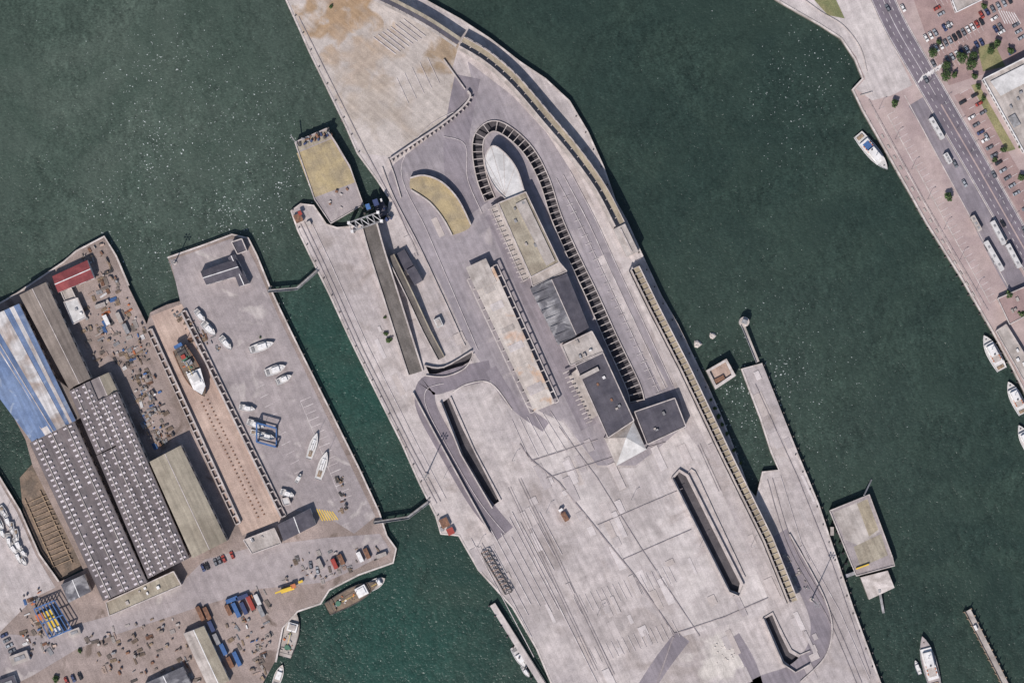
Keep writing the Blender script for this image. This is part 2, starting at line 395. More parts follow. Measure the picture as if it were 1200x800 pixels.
for k in range(26):
    p=lerp2((660,232),(768,462),k/25);L([p,(p[0]+7,p[1]-3)],.7)
L([(350,20),(395,110),(430,180),(465,245),(490,300)],.7,M_joint)
for o_ in(0,-5):L(offs([(352,262),(375,310),(420,410),(480,530),(512,590)],o_),.7,M_joint)
L(offs([(352,262),(375,310),(420,410),(480,530),(512,590)],-12),.6)
for o_ in(0,6):L(offs(smooth([(905,560),(930,640),(975,720),(1010,800)]),o_),.7,M_joint)
L([(885,450),(935,560),(975,660),(1020,790)],.8,M_joint,.535)
L(offs([(905,560),(930,640),(975,720),(1010,800)],-10),.6)
L(smooth([(520,449),(500,456),(500,478),(522,520),(560,585),(592,625)],6),.6)
L(smooth([(540,128),(500,150),(470,200),(500,270),(530,340),(560,410)],6),.7)
L(smooth([(520,160),(545,170),(548,210),(565,250)],6),.7)
for (p,q_) in(((610,560),(720,790)),((598,570),(700,785)),((820,520),(845,575))):
    for o_ in(0,2.8):L(offs([p,q_],o_),.5,M_joint,.55)
b.obj('painted_markings')
b=B();pw=smooth([(548,107),(551,114),(540,128),(515,148),(485,168),(457,187)],5)
b.wall(pw,2,0,2.8,M_wall)
for p in resamp(pw,6):b.box(p[0]+1.5,p[1]+2.5,3,1.2,0,2.4,p[2]+90,M_wall)
b.obj('retaining_wall')
b=B()
b.wall([(520,70),(545,105)],1.5,0,1.5,M_wall);b.wall([(455,186),(462,205),(470,232)],1.3,0,1.2,M_wall);b.obj('retaining_wall')
# elevated gallery
b=B()
g0=smooth([(395,-40,7),(430,-14,7),(470,6,7),(505,25,7),(540,48,7)],5)
b.deck(g0,4,M_wall,M_broof,th=.8);b.deck(offs(g0,9),3,M_wall,M_lroof,th=.8)
for p in resamp(g0,9):
    b.beam((p[0],p[1],6.2),(p[0]-3.5,p[1]+8,6.2),.5,M_dsteel);b.beam((p[0],p[1],0),(p[0],p[1],6.2),.5,M_wall)
b.deck(offs(g0,4.6),5,M_dsteel,M_groof,th=.3,z0=0)
b.obj('elevated_walkway')
b=B()
g1=smooth([(540,52,6),(570,70,6),(602,98,6),(640,142,6),(672,180,6),(702,222,6),(724,264,6)],5)
b.deck(offs(g1,5.5),4.5,M_wall,M_lroof,th=5.9);b.deck(offs(g1,-5),6,M_wall,M_beige,th=1)
b.wall([(p[0],p[1],6) for p in offs(g1,-8)],.8,0,1.1,M_wall);b.wall([(p[0],p[1],6) for p in offs(g1,3.6)],.8,0,1.6,M_wall)
for p in resamp(g1,12):
    b.beam((p[0],p[1],5.6),(p[0]+5,p[1]-4,5.6),.4,M_wall);b.beam((p[0]+4,p[1]-4,0),(p[0]+4,p[1]-4,5),.6,M_wall)
b.box(733,282,36,15,0,7,64,M_wall,M_lroof);b.box(733,282,30,2,7,7.6,64,M_wall)
b.obj('elevated_walkway')
b=B()
g2=[(742,315,6),(765,362,6),(800,430,6),(850,535,6),(898,632,6),(927,704,6)]
b.deck(offs(g2,4.8),3.6,M_wall,M_lroof,th=1);b.deck(offs(g2,-3.4),6.4,M_wall,M_beige,th=1)
b.deck([(p[0],p[1],4.2) for p in offs(g2,1.4)],3.2,M_wall,M_floor,th=.4)
b.wall([(p[0],p[1],6) for p in offs(g2,6.8)],.9,0,1.2,M_wall);b.wall([(p[0],p[1],6) for p in offs(g2,-6.9)],1.2,0,1.6,M_cope)
b.wall([(p[0],p[1],6) for p in offs(g2,3)],.7,0,1.8,M_wall)
for p in resamp(g2,7):
    a=math.radians(p[3]+90);c,s_=math.cos(a),math.sin(a)
    b.beam((p[0]-c*6.6,p[1]-s_*6.6,6.6),(p[0]+c*3,p[1]+s_*3,6.6),.28,M_wall,.4)
for p in resamp(g2,21):
    a=math.radians(p[3]+90);c,s_=math.cos(a),math.sin(a)
    for q in(-5,5):b.beam((p[0]+c*q,p[1]+s_*q,0),(p[0]+c*q,p[1]+s_*q,5),.7,M_wall)
b.obj('elevated_walkway')
b=B()
b.wall(pgL,1.2,0,.9,M_wall);b.wall(pgR,1.2,0,.9,M_wall)
LL=resamp([(*pgL[i],*pgR[i]) for i in range(len(pg))],8)
for p in LL:b.beam((p[0],p[1],.45),(p[2],p[3],.45),.42,M_wall,.5)
b.obj('beam_lattice')
b=B()
cr=smooth([(481,209),(497,206),(518,214),(537,234),(552,264),(530,276)],5)+smooth([(530,276),(519,256),(503,237),(482,223),(481,209)],4)[1:-1]
b.prism(cr,0,2.2,M_wall,M_ochre);b.wall(smooth([(481,209),(497,206),(518,214),(537,234),(552,264)],5),1.6,0,4.6,M_wall)
b.wall(smooth([(530,276),(519,256),(503,237),(482,223)],5),1.6,0,3.2,M_wall)
b.obj('crescent_planter')
def windows(b,p,q,z0,z1,m=M_glass,step=6,w=3.6,out=.4):
    l=math.hypot(q[0]-p[0],q[1]-p[1]);ang=math.degrees(math.atan2(q[1]-p[1],q[0]-p[0]));n=max(1,int(l/step))
    for i in range(n):
        c=lerp2(p,q,(i+.5)/n);b.box(c[0],c[1],w,out,z0,z1,ang,m)
def slabroof(b,q,h,wall,roof,par=.5,pw=1.2,units=0):
    b.prism(q,0,h,wall,roof)
    for i in range(4):
        p,r=q[i],q[(i+1)%4];b.wall([p,r],pw,h,h+par+i*.003,wall);windows(b,p,r,h*.4,h*.75)
    for i in range(units):
        a=lerp2(lerp2(q[0],q[1],U(.15,.85)),lerp2(q[3],q[2],U(.15,.85)),U(.1,.9))
        b.box(a[0],a[1],U(2,5),U(2,3.5),h,h+U(.6,1.6),UA,random.choice([M_steel,M_white,M_lroof]))
b=B()
q=[(552,326),(578,312),(650,472),(626,482)]
b.prism([(p[0],p[1],4.8) for p in q],4.2,5.2,M_wall,M_canopy)
for t in[i/13 for i in range(14)]:
    for (a_,c_,o) in((q[0],q[3],-4),(q[1],q[2],4)):
        p=lerp2(a_,c_,t);b.beam((p[0],p[1],4.7),(p[0]+o,p[1]-o*.45,4.7),.6,M_wall);b.beam((p[0]+o*.5,p[1]-o*.2,0),(p[0]+o*.5,p[1]-o*.2,4.7),.5,M_wall)
for o in(-4.5,4.5):
    a_,c_=(q[0],q[3]) if o<0 else (q[1],q[2])
    b.beam((a_[0]+o,a_[1]-o*.45,4.8),(c_[0]+o,c_[1]-o*.45,4.8),.7,M_wall)
b.box(564,322,30,26,5.2,5.5,UA,M_canopy,M_lroof)
for t in(.12,.25,.42,.55,.7,.86):
    p=lerp2((564,319),(638,477),t);b.box(p[0],p[1],U(6,12),U(10,20),5.2,5.32,UA,M_canopy,random.choice([M_lroof,M_canopy,M_conc2]))
b.obj('customs_canopy')
# terminal
b=B()
bow=smooth([(600,240),(581,222),(570,200),(569,184),(578,172),(593,182),(606,200),(614,224)],5)
b.prism(bow,0,8,M_wall,M_wroof);b.wall(bow,1.2,8,8.7,M_wall)
for i in range(6):b.wall([(592,230),bow[4+i*5]],.4,8,8.12+i*.004,M_wall)
def gab(b,q,h,rise,ra,rb,wall,t0=.5,wins=True):
    r0=lerp2(q[0],q[1],t0);r1=lerp2(q[3],q[2],t0)
    b.poly([(*q[0],h),(*q[3],h),(*r1,h+rise),(*r0,h+rise)],ra,True)
    b.poly([(*q[1],h),(*q[2],h),(*r1,h+rise),(*r0,h+rise)],rb,True)
    for e in((q[0],r0,q[1]),(q[3],r1,q[2])):
        b.poly([(*e[0],0),(*e[2],0),(*e[2],h),(*e[1],h+rise),(*e[0],h)],wall)
    for e in((q[0],q[3]),(q[1],q[2])):
        b.poly([(*e[0],0),(*e[1],0),(*e[1],h),(*e[0],h)],wall)
        if wins:windows(b,e[0],e[1],h*.4,h*.75,step=12,w=6)
    b.beam((*r0,h+rise),(*r1,h+rise),.5,wall,.2)
slabroof(b,[(584,239),(616,226),(655,308),(622,325)],9.5,M_wall,M_broof,units=5)
b.prism([(604,240),(616,234),(650,306),(640,312)],9.6,10.4,M_wall,M_lroof)
slabroof(b,[(575,244),(583,239),(621,325),(613,330)],5,M_wall,M_lroof)
for i in range(16):
    p=lerp2((573,246),(611,330),i/15);b.box(p[0]+3,p[1]-1,9,1,4.9,5.9,-25,M_wall)
slabroof(b,[(620,318),(652,304),(664,318),(624,336)],7.5,M_wall,M_lroof)
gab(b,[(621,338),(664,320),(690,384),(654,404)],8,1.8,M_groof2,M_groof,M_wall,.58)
for k in range(7):
    p=lerp2((632,342),(664,398),k/6);b.box(p[0]+1,p[1],22,.5,9.0,9.5,-25,M_groof2)
slabroof(b,[(658,405),(693,388),(706,412),(668,428)],9,M_wall,M_lroof,units=4)
slabroof(b,[(674,428),(706,413),(742,492),(712,512)],9.3,M_wall,M_groof,units=2)
b.box(690,437,24,5,9.3,11,-27,M_lroof);b.box(725,475,3,3,9.3,10.5,UA,M_steel)
for (x,y) in((700,450),(716,468)):b.box(x,y,3.4,2.4,9.3,9.8,UA,M_rust)
ap=(733,512,9.5);e=[(708,513,5),(742,493,5),(757,526,5),(722,545,5)]
for i in range(4):b.poly([e[i],e[(i+1)%4],ap],M_wroof if i in(1,2) else M_lroof,True)
for x in e:b.beam((x[0],x[1],0),x,.6,M_wall)
b.prism([(712,515),(740,498),(752,524),(724,540)],0,4.9,M_wall,M_wall)
slabroof(b,[(743,482),(790,466),(803,499),(758,520)],7,M_wall,M_groof,units=3)
b.prism([(666,440),(676,432),(700,486),(692,492)],0,4,M_wall,M_lroof)
for i in range(12):
    p=lerp2((663,436),(690,494),i/11);b.box(p[0],p[1],8,1.2,4,5.2,-25,M_wall)
b.obj('ferry_terminal_building')
# linkspan ramps
b=B()
r=smooth([(433,262,8),(443,298,7.4),(458,345,5.5),(472,390,3),(487,437,.1)],5)
b.deck(r,17,M_wall,M_ramp);b.wall([(p[0],p[1],p[2]) for p in offs(r,9)],1.8,0,1.2,M_wall);b.wall([(p[0],p[1],p[2]) for p in offs(r,-9)],1.8,0,1.2,M_wall)
r2=smooth([(458,300,5.2),(480,345,4.4),(500,388,2.4),(517,420,.4)],4)
b.deck(r2,7,M_wall,M_ramp);b.wall(offs(r2,-4.2),1.4,0,1.1,M_broof);b.wall(offs(r2,4.2),1.2,0,1.1,M_wall)
b.obj('linkspan_ramp')
b=B()
for (x0,y0,x1,y1) in((410,262,444,250),(414,272,448,260)):
    for z in(10,13):b.beam((x0,y0,z),(x1,y1,z),.7,M_steel)
    for k in range(6):
        p=lerp2((x0,y0),(x1,y1),k/6);q_=lerp2((x0,y0),(x1,y1),(k+1)/6);b.beam((*p,10),(*q_,13),.5,M_white);b.beam((*p,13),(*q_,10),.5,M_white)
    for (x,y) in((x0,y0),(x1,y1)):b.beam((x,y,-4),(x,y,14),1.6,M_white)
for k in range(6):
    p=lerp2((410,262),(444,250),k/5);b.beam((*p,13),(p[0]+4,p[1]+10,13),.5,M_steel)
    p2=lerp2((410,262),(444,250),min(1,(k+1)/5));b.beam((*p,13),(p2[0]+4,p2[1]+10,13),.35,M_white)
b.box(447,246,16,12,0,5,70,M_dsteel,M_groof);b.box(441,238,8,6,5,7,70,M_navy,M_navy);b.box(432,243,7,5,0,8,70,M_steel,M_bluep)
for k in range(12):b.box(U(424,458),U(232,262),U(2,6),U(1,3),0,U(3,8),U(0,90),random.choice([M_dsteel,M_steel,M_navy,M_white]))
b.obj('linkspan_gantry')
b=B();b.box(474,305,22,13,0,4,60,M_wall,M_groof);b.box(486,323,20,11,0,5.5,60,M_wall,M_groof);b.box(478,318,8,9,0,3,60,M_wall,M_lroof);windows(b,(468,298),(478,316),1.2,2.4)
b.obj('control_building')
b=B();b.box(514,378,11,8,0,3,65,M_white,M_wroof);b.box(514,378,8,5,3,3.3,65,M_steel,M_lroof);b.obj('site_cabin')
b=B();b.box(350,256,10,9,0,3,65,M_white,M_rust);b.box(352,250,5,4,3,4,65,M_redp2);b.box(362,262,5,5,0,2.4,65,M_wall,M_lroof);b.obj('quay_hut')
b=B()
b.wall(smooth([(499,440),(522,441),(545,431),(555,414)],5),1.4,0,1.3,M_wall);b.wall(smooth([(497,428),(520,430),(553,411)],4),1.4,0,2.2,M_wall)
b.wall([(484,460),(508,505),(546,574),(574,624)],1.6,0,2.2,M_wall)
b.wall([(516,471),(540,532),(577,595)],1.5,0,2.2,M_wall);b.wall([(528,465),(556,528),(587,586)],1.3,0,1.1,M_wall)
b.wall([(787,560),(796,550),(806,556),(871,685),(866,698),(854,693),(787,560)],1.5,0,2.0,M_wall)
b.wall(smooth([(806,555),(814,552),(837,600),(873,676)],3),1,0,1,M_wall)
b.wall([(894,724),(905,717),(917,742),(927,761),(937,767),(949,762)],1.3,0,1,M_wall);b.wall([(894,724),(917,777),(932,787),(948,778)],1.3,0,2.0,M_wall)
b.wall(smooth([(925,625),(948,665),(968,705),(975,738),(966,770),(938,798)],5),1.4,0,1.2,M_wall)
b.wall(smooth([(448,196),(462,232),(492,290),(520,350),(545,405)],5),1,0,1,M_wall)
b.obj('parapet_wall')
# ferry pontoon
b=B();pt=[(346,167),(383,151),(394,168),(410,195),(426,240),(388,262),(369,234)]
b.prism(pt,-4.5,2.2,M_side,M_yardg)
b.sheet([(348,180),(389,163),(410,198),(416,214),(368,232)],2.22,M_ochre);b.sheet([(348,168),(383,153),(388,162),(350,178)],2.22,M_broof)
b.wall(pt+[pt[0]],1.3,2.2,2.8,M_wall)
for k in range(22):
    t=R();p=lerp2((350,168),(386,155),t);b.box(p[0]+U(-2,3),p[1]+U(-3,4),U(2,7),U(1.5,3),2.2,U(3,5),U(-30,90),random.choice([M_dsteel,M_steel,M_navy,M_rust]))
for k in range(6):b.box(U(378,410),U(222,245),U(2,4),U(1.5,3),2.2,U(2.8,3.8),U(0,90),random.choice([M_rust,M_steel,M_wall]))
b.beam((350,172,2),(342,160,9),.5,M_steel);b.beam((384,152,2),(384,158,9),.5,M_steel)
b.obj('ferry_pontoon')
b=B();pt=[(972,598),(1018,579),(1045,652),(1048,662),(1003,674),(993,650)]
b.prism(pt,-4.5,1.8,M_side,M_yardg);b.sheet([(976,600),(1016,583),(1030,622),(1010,640),(990,632)],1.82,M_lroof);b.sheet([(1000,640),(1032,625),(1040,650),(1008,664)],1.84,M_broof)
b.sheet([(1004,590),(1016,584),(1029,620),(1018,628)],1.86,M_beige)
b.wall(pt+[pt[0]],1.4,1.8,2.4,M_wall)
b.prism([(1008,676),(1040,668),(1048,688),(1018,702)],-4.5,1.2,M_side,M_cope)
b.beam((1030,690,1),(1036,718,-3),1.4,M_steel);b.beam((1012,580,2),(1022,562,-3),.8,M_steel)
b.box(998,672,14,4,-2,1.5,-20,M_navy,M_steel);b.box(1010,663,16,1.5,1.9,3.4,-20,M_yel)
for k in range(6):b.cyl(974+k*3.5,600+k*12,1.4,-4,1.5,M_black)
b.box(975,622,4,10,-3,1,0,M_side,M_lroof)
b.obj('mooring_pontoon')
b=B();pt=[(827,434),(851,420),(862,440),(838,456)]
pi_=[(831,435),(850,424),(857,439),(839,451)]
b.prism(pt,-9,3,M_side,M_cope,holes=[pi_]);b.trench(pi_,3,1.2,M_side,M_slip)
b.box(843,444,12,5,1.2,2.6,-28,M_wall,M_rust);b.obj('mooring_dolphin')
b=B();b.deck([(870,380,1.5),(888,424,.5)],4,M_steel,M_lroof,th=.5);b.wall([(868,381,1.5),(886,425,.5)],.5,0,1.2,M_steel);b.cyl(872,377,6,-9,1.8,M_cope,14);b.box(872,377,6,5,1.8,4.4,20,M_white,M_steel);b.obj('access_footbridge')
def rock(b,x,y,r,z0):
    n=8;rings=[(1,.0),(.9,.5),(.5,.9)]
    pr=None;jj=[U(.75,1.2) for _ in range(n)]
    for (rr,h) in rings:
        ring=[(x+math.cos(6.283*i/n)*r*rr*jj[i],y+math.sin(6.283*i/n)*r*rr*jj[i],z0+h*r*.5*U(.8,1.1)) for i in range(n)]
        if pr:
            for i in range(n):b.poly([pr[i],pr[(i+1)%n],ring[(i+1)%n],ring[i]],M_rock)
        pr=ring
    b.poly(pr,M_rock,True)
for(x,y,r) in((818,403,5),(836,393,4.5)):
    b=B();rock(b,x,y,r,-4);b.obj('breakwater_rock')
b=B()
for k in range(28):
    x,y=random.gauss(852,8),random.gauss(762,6);rock(b,x,y,U(.4,1.2),0)
b.obj('rubble_pile')
def mast(x,y,h):
    b=B();b.cyl(x,y,.9,0,h,M_steel,8,.4);b.cyl(x,y,2.6,0,.8,M_wall,10)
    for k in range(6):
        a=k*60;b.beam((x,y,h),(x+3.4*math.cos(math.radians(a)),y+3.4*math.sin(math.radians(a)),h),.25,M_steel)
        b.box(x+3.4*math.cos(math.radians(a)),y+3.4*math.sin(math.radians(a)),1.6,1,h-.5,h+.4,a,M_steel)
    b.obj('lighting_mast')
mast(500,556,29);mast(951,702,33);mast(205,308,16)
b=B()
for (o) in(-4,4):
    p0=(568+o,646-o*.4);p1=(596+o,694-o*.4)
    for z in(.4,3):b.beam((*p0,z),(*p1,z),.4,M_dsteel)
for k in range(10):
    p=lerp2((568,646),(596,694),k/9);p2=lerp2((568,646),(596,694),min(1,(k+1)/9));
    b.beam((p[0]-4,p[1]+1.6,3),(p2[0]+4,p2[1]-1.6,3),.35,M_dsteel);b.beam((p[0]-4,p[1]+1.6,.3),(p[0]-4,p[1]+1.6,3),.3,M_dsteel);b.beam((p[0]+4,p[1]-1.6,.3),(p[0]+4,p[1]-1.6,3),.3,M_dsteel);b.beam((p[0]-4,p[1]+1.6,3),(p[0]+4,p[1]-1.6,3),.35,M_rust)
b.obj('steel_gangway')
b=B();b.box(521,612,11,10,0,2.5,65,M_white,M_rust);b.box(528,622,8,8,0,2.6,65,M_white,M_redp2);b.box(518,620,4,4,0,1.2,0,M_steel);b.obj('gate_house')
b=B();b.box(662,605,11,6,.6,2.4,60,M_orange,M_rust,taper=0);b.box(657,597,3,5,.5,2.9,60,M_orange,M_white)
for o in(-3,3):
    for s_ in(-2.6,2.6):b.box(662+o*.5-s_*.86,605+o*.87+s_*.5,1.6,.6,0,.9,60,M_black)
b.obj('dump_truck')
for pts in([(314,341,1),(348,338,1),(372,317,1)],[(438,612,1),(478,606,1),(502,588,1)]):
    b=B();b.deck(pts,3,M_steel,M_steel,th=.5);b.wall(offs(pts,1.8),.4,0,1.1,M_steel);b.wall(offs(pts,-1.8),.4,0,1.1,M_dsteel)
    for p in resamp(pts,12):b.cyl(p[0],p[1],1,-8,.6,M_dsteel,6)
    b.obj('footbridge')
# ------------------------------------------------------------ shipyard peninsula
YARD=[(197,303),(240,288),(272,276),(290,280),(300,300),(315,337),(328,365),(350,410),(385,480),(420,550),(443,600),(452,628),(463,643),(460,658),(420,672),(385,690),(375,706),(348,715),(330,735),(322,775),(308,800),(290,880),(-140,880),(-140,420),(-60,470),(0,562),(22,598),(45,650),(68,682),(98,668),(85,640),(60,590),(38,545),(30,515),(-10,440),(-10,362),(20,345),(75,308),(90,295),(122,278),(135,300),(150,335),(172,380),(176,366),(195,357),(213,352)]
b=B();b.prism(YARD,-9,0,M_side,M_yard);b.obj('shipyard_quay')
b=B();b.wall(offs(YARD[0:20],-1.2),2,0,.25,M_cope);b.wall(offs(YARD[35:42],-1),2,0,.25,M_cope);b.wall(offs(YARD[24:29],-1.2),2,0,.25,M_cope);b.obj('quay_coping')
b=B();b.sheet([(200,305),(270,280),(286,283),(300,310),(325,368),(440,605),(415,625),(375,600),(345,598),(332,605),(215,370)],.02,M_yardg);b.obj('boatyard_hardstanding')
b=B();b.sheet([(240,655),(300,640),(380,630),(445,625),(458,645),(420,665),(380,682),(300,690),(220,715),(130,745),(90,760),(40,790),(20,800),(-20,800),(-20,740),(40,745),(125,722),(215,680)],.03,M_yardg);b.obj('shipyard_road')
b=B();b.sheet([(-60,475),(0,566),(20,600),(42,650),(65,688),(40,700),(0,740),(-60,760)],.05,M_conc);b.obj('marina_hardstanding')
b=B();b.sheet([(40,540),(60,590),(85,640),(96,666),(70,680),(48,650),(26,600),(22,560)],-3.2,M_mud)
for k in range(14):
    p=lerp2((30,590),(60,665),k/13);b.beam((p[0],p[1],-3),(p[0]+24,p[1]-10,-2.4),.5,M_wood)
b.beam((28,585,-2.6),(64,668,-2.6),.6,M_wood);b.beam((46,575,-2.6),(84,660,-2.6),.6,M_wood)
b.obj('mud_bank')
b=B();b.sheet([(177,370),(213,356),(330,608),(284,627)],.05,M_slip);b.obj('slipway')
b=B()
for (p,q_,s_) in(((213,366),(330,606),1),((178,385),(282,612),-1)):
    b.wall([p,q_],2,0,2.4,M_wall)
    for k in range(26):
        c=lerp2(p,q_,k/25);b.box(c[0]+s_*2.5,c[1]-s_*1.2,5,1.6,0,2.1,-25,M_wall)
    b.wall([(p[0]+s_*5.5,p[1]-s_*2.4),(q_[0]+s_*5.5,q_[1]-s_*2.4)],.7,0,1.6,M_wall)
b.obj('slipway_wall')
b=B()
for k in range(30):
    c=lerp2((240,470),(306,604),k/29)
    for o in(-3.5,3.5):b.box(c[0]+o,c[1]-o*.45,1.8,1.4,.06,.5,-25,M_rust)
b.obj('keel_blocks')
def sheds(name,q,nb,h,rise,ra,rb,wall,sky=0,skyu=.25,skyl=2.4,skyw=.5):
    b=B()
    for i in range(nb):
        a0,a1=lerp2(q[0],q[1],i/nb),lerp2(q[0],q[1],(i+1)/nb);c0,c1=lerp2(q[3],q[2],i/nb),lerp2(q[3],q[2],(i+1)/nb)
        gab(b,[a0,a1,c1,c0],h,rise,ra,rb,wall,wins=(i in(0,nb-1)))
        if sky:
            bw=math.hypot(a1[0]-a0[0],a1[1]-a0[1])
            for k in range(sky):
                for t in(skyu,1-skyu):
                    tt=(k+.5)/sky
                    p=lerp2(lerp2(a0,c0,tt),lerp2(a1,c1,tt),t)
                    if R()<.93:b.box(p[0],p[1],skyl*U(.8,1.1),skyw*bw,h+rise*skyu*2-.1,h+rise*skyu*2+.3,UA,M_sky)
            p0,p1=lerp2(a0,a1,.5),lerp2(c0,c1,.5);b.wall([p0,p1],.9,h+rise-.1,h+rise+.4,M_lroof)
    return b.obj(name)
q=[(-52,392),(26,356),(92,492),(41,517)]
o_=sheds('blue_roof_shed',q,1,11,2.2,M_blue,M_blue,M_wall)
b=B()
for t0,t1,mm in((.31,.45,M_bwhite),(.58,.78,M_bwhite),(.86,.92,M_bwhite)):
    f=lambda t:13.2-abs(t-.5)*2*2.2+.06
    A0,A1=lerp2(q[0],q[1],t0),lerp2(q[0],q[1],t1);B0,B1=lerp2(q[3],q[2],t0),lerp2(q[3],q[2],t1)
    b.poly([(*A0,f(t0)),(*A1,f(t1)),(*B1,f(t1)),(*B0,f(t0))],mm,True)
b.obj('roof_lights').parent=o_
sheds('fabrication_shed',[(26,346),(57,331),(109,443),(84,455)],1,10,1.8,M_brown,M_brown,M_wall)
b=B();b.prism([(84,455),(88,453),(98,487),(93,491),(70,445)],0,9,M_wall,M_brown);b.obj('lean_to')
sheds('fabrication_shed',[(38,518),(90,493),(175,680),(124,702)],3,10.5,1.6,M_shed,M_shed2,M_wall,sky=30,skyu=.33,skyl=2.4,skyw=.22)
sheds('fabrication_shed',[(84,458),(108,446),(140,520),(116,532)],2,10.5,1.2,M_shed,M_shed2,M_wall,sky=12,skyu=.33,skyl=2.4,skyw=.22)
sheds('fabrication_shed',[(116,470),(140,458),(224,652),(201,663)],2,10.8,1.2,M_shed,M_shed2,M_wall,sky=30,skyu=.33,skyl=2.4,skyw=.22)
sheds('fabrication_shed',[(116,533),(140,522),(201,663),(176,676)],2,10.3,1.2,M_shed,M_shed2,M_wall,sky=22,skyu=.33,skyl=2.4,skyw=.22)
sheds('fabrication_shed',[(108,446),(130,436),(140,457),(117,469)],1,9.4,1.2,M_shed2,M_tan,M_wall)
b=B();slabroof(b,[(126,704),(205,668),(214,684),(130,720)],7,M_wall,M_broof,units=5);b.obj('workshop_annex')
sheds('plate_shed',[(178,540),(214,521),(268,632),(228,652)],1,11,1.0,M_tan,M_tan,M_wall)
def house(name,q,h,rise,ra,rb=None,units=0):
    b=B()
    if rise:gab(b,q,h,rise,ra,rb or ra,M_white)
    else:slabroof(b,q,h,M_wall,ra,units=units)
    b.obj(name)
house('red_roof_workshop',[(63,324),(70,343),(112,326),(104,305)],6,1.5,M_red)
house('site_office',[(76,354),(92,349),(102,372),(87,380)],4,0,M_wroof,units=2);house('site_office',[(72,341),(84,337),(90,350),(77,353)],3,0,M_lroof)
house('boat_workshop',[(236,318),(243,334),(285,322),(276,304)],6,1.8,M_groof,M_groof)
house('boat_workshop',[(268,302),(276,298),(293,332),(281,336)],5,1.2,M_groof)
house('boat_store',[(272,284),(284,280),(290,294),(279,298)],4,0,M_groof);house('boat_store',[(326,614),(364,595),(371,614),(333,633)],5,1,M_groof);house('boat_store',[(286,632),(322,618),(330,636),(296,648)],4,0,M_lroof,units=3)
house('pipe_workshop',[(73,684),(100,672),(108,692),(82,705)],5,1.2,M_groof2)
house('long_workshop',[(216,741),(240,732),(270,796),(246,806)],5,1.0,M_lroof,M_broof)
house('site_office',[(330,584),(338,582),(341,590),(333,592)],3,0,M_wroof)
house('bottom_workshop',[(170,800),(215,780),(225,800),(180,822)],5,1,M_groof2)
for (x,y,w,l,a,m) in((24,770,22,12,-20,M_lroof),(88,740,14,8,-20,M_lroof),(10,800,20,14,-20,M_groof)):
    b=B();b.box(x,y,w,l,0,3.5,a,M_white,m);b.box(x,y,w*.6,l*.4,3.5,3.9,a,M_steel);b.obj('storage_hut')
b=B()
for k in range(7):
    p=lerp2((42,712),(66,702),k/6);r_=lerp2((60,746),(86,735),k/6)
    b.beam((*p,7),(*r_,7),.5,M_bluep);b.beam((*p,0),(*p,7),.5,M_bluep);b.beam((*r_,0),(*r_,7),.5,M_bluep)
for t in(0,.5,1):
    p=lerp2((42,712),(60,746),t);r_=lerp2((66,702),(86,735),t);b.beam((*p,7.2),(*r_,7.2),.7,M_bluep)
b.box(62,725,24,12,0,4,65,M_bluep,M_yel);b.box(70,738,10,8,0,5,65,M_white,M_wroof);b.box(48,722,8,10,0,3,65,M_yel,M_orange)
b.obj('blue_gantry_crane')
def container(x,y,a,m,l=12.2,z=0):
    b=B(True);n=int(l/.4);b.box(0,0,l,2.44,0,2.5,0,m);
    for k in range(n):b.box(-l/2+.3+k*.4,0,.16,2.5,.1,2.56,0,m)
    for sx in(-1,1):b.box(sx*l/2,0,.14,2.52,0,2.6,0,m)
    b.box(l/2+.08,0,.06,.1,.2,2.4,0,M_dsteel)
    return inst('shipping_container',b.mesh('shipping_container'),x,y,z,a)
cl=[M_bluep,M_rust,M_navy,M_redp2,M_white,M_navy,M_rust,M_steel,M_lroof,M_wroof,M_bluep]
for (x,y,a) in((243,718,65),(248,733,65),(254,748,65),(262,760,65),(272,702,-22),(284,699,-22),(268,714,65),(277,714,65),(286,712,65),(294,706,65),(302,702,65),(306,715,65),(270,775,65),(278,771,65),(235,718,65)):
    container(x,y,a,random.choice(cl),U(6,9))
for (x,y,a) in((125,375,65),(118,358,-20),(140,372,65),(148,385,65),(400,655,65),(392,660,65),(422,652,65),(430,648,65),(447,650,-20),(375,660,65)):
    container(x,y,a,random.choice([M_rust,M_lroof,M_steel,M_white,M_lroof,M_redp2]),6.1)
def clutter(name,P,n,ms,smin=1,smax=5,hm=2):
    b=B();xs=[p[0] for p in P];ys=[p[1] for p in P];k=0
    while k<n:
        x,y=U(min(xs),max(xs)),U(min(ys),max(ys))
        if not inpoly(x,y,P):continue
        k+=1;t=R();a=UA+random.choice([0,90])+U(-10,10);m=random.choice(ms)
        if t<.45:b.box(x,y,U(smin,smax),U(smin,smax)*.55,0.06,U(.4,hm),a,m,random.choice([m,random.choice(ms)]))
        elif t<.88:
            l=U(smax,smax*2)
            for j in range(random.randint(2,6)):
                o=j*.8;c,s_=math.cos(math.radians(a)),math.sin(math.radians(a))
                b.beam((x-s_*o-c*l/2,y+c*o-s_*l/2,.4),(x-s_*o+c*l/2,y+c*o+s_*l/2,.4),.28,m)
        else:b.cyl(x,y,U(.6,1.4),0.06,U(.6,hm),m,8)
    b.obj(name)
junk=[M_rust,M_dsteel,M_steel,M_wood,M_wood,M_lroof,M_brown,M_mud,M_mud,M_brown,M_lroof,M_slip,M_steel,M_brown]
junkc=junk+[M_white,M_orange,M_bluep]
clutter('scrap_metal',[(120,340),(140,335),(170,385),(182,440),(200,500),(205,515),(185,525),(170,500),(140,430),(118,390)],150,junkc,1,5,2.0)
clutter('scrap_metal',[(88,300),(120,285),(140,330),(118,345),(108,318)],40,junk)
clutter('stacked_timber',[(100,345),(120,340),(130,425),(110,430),(98,390)],36,junk)
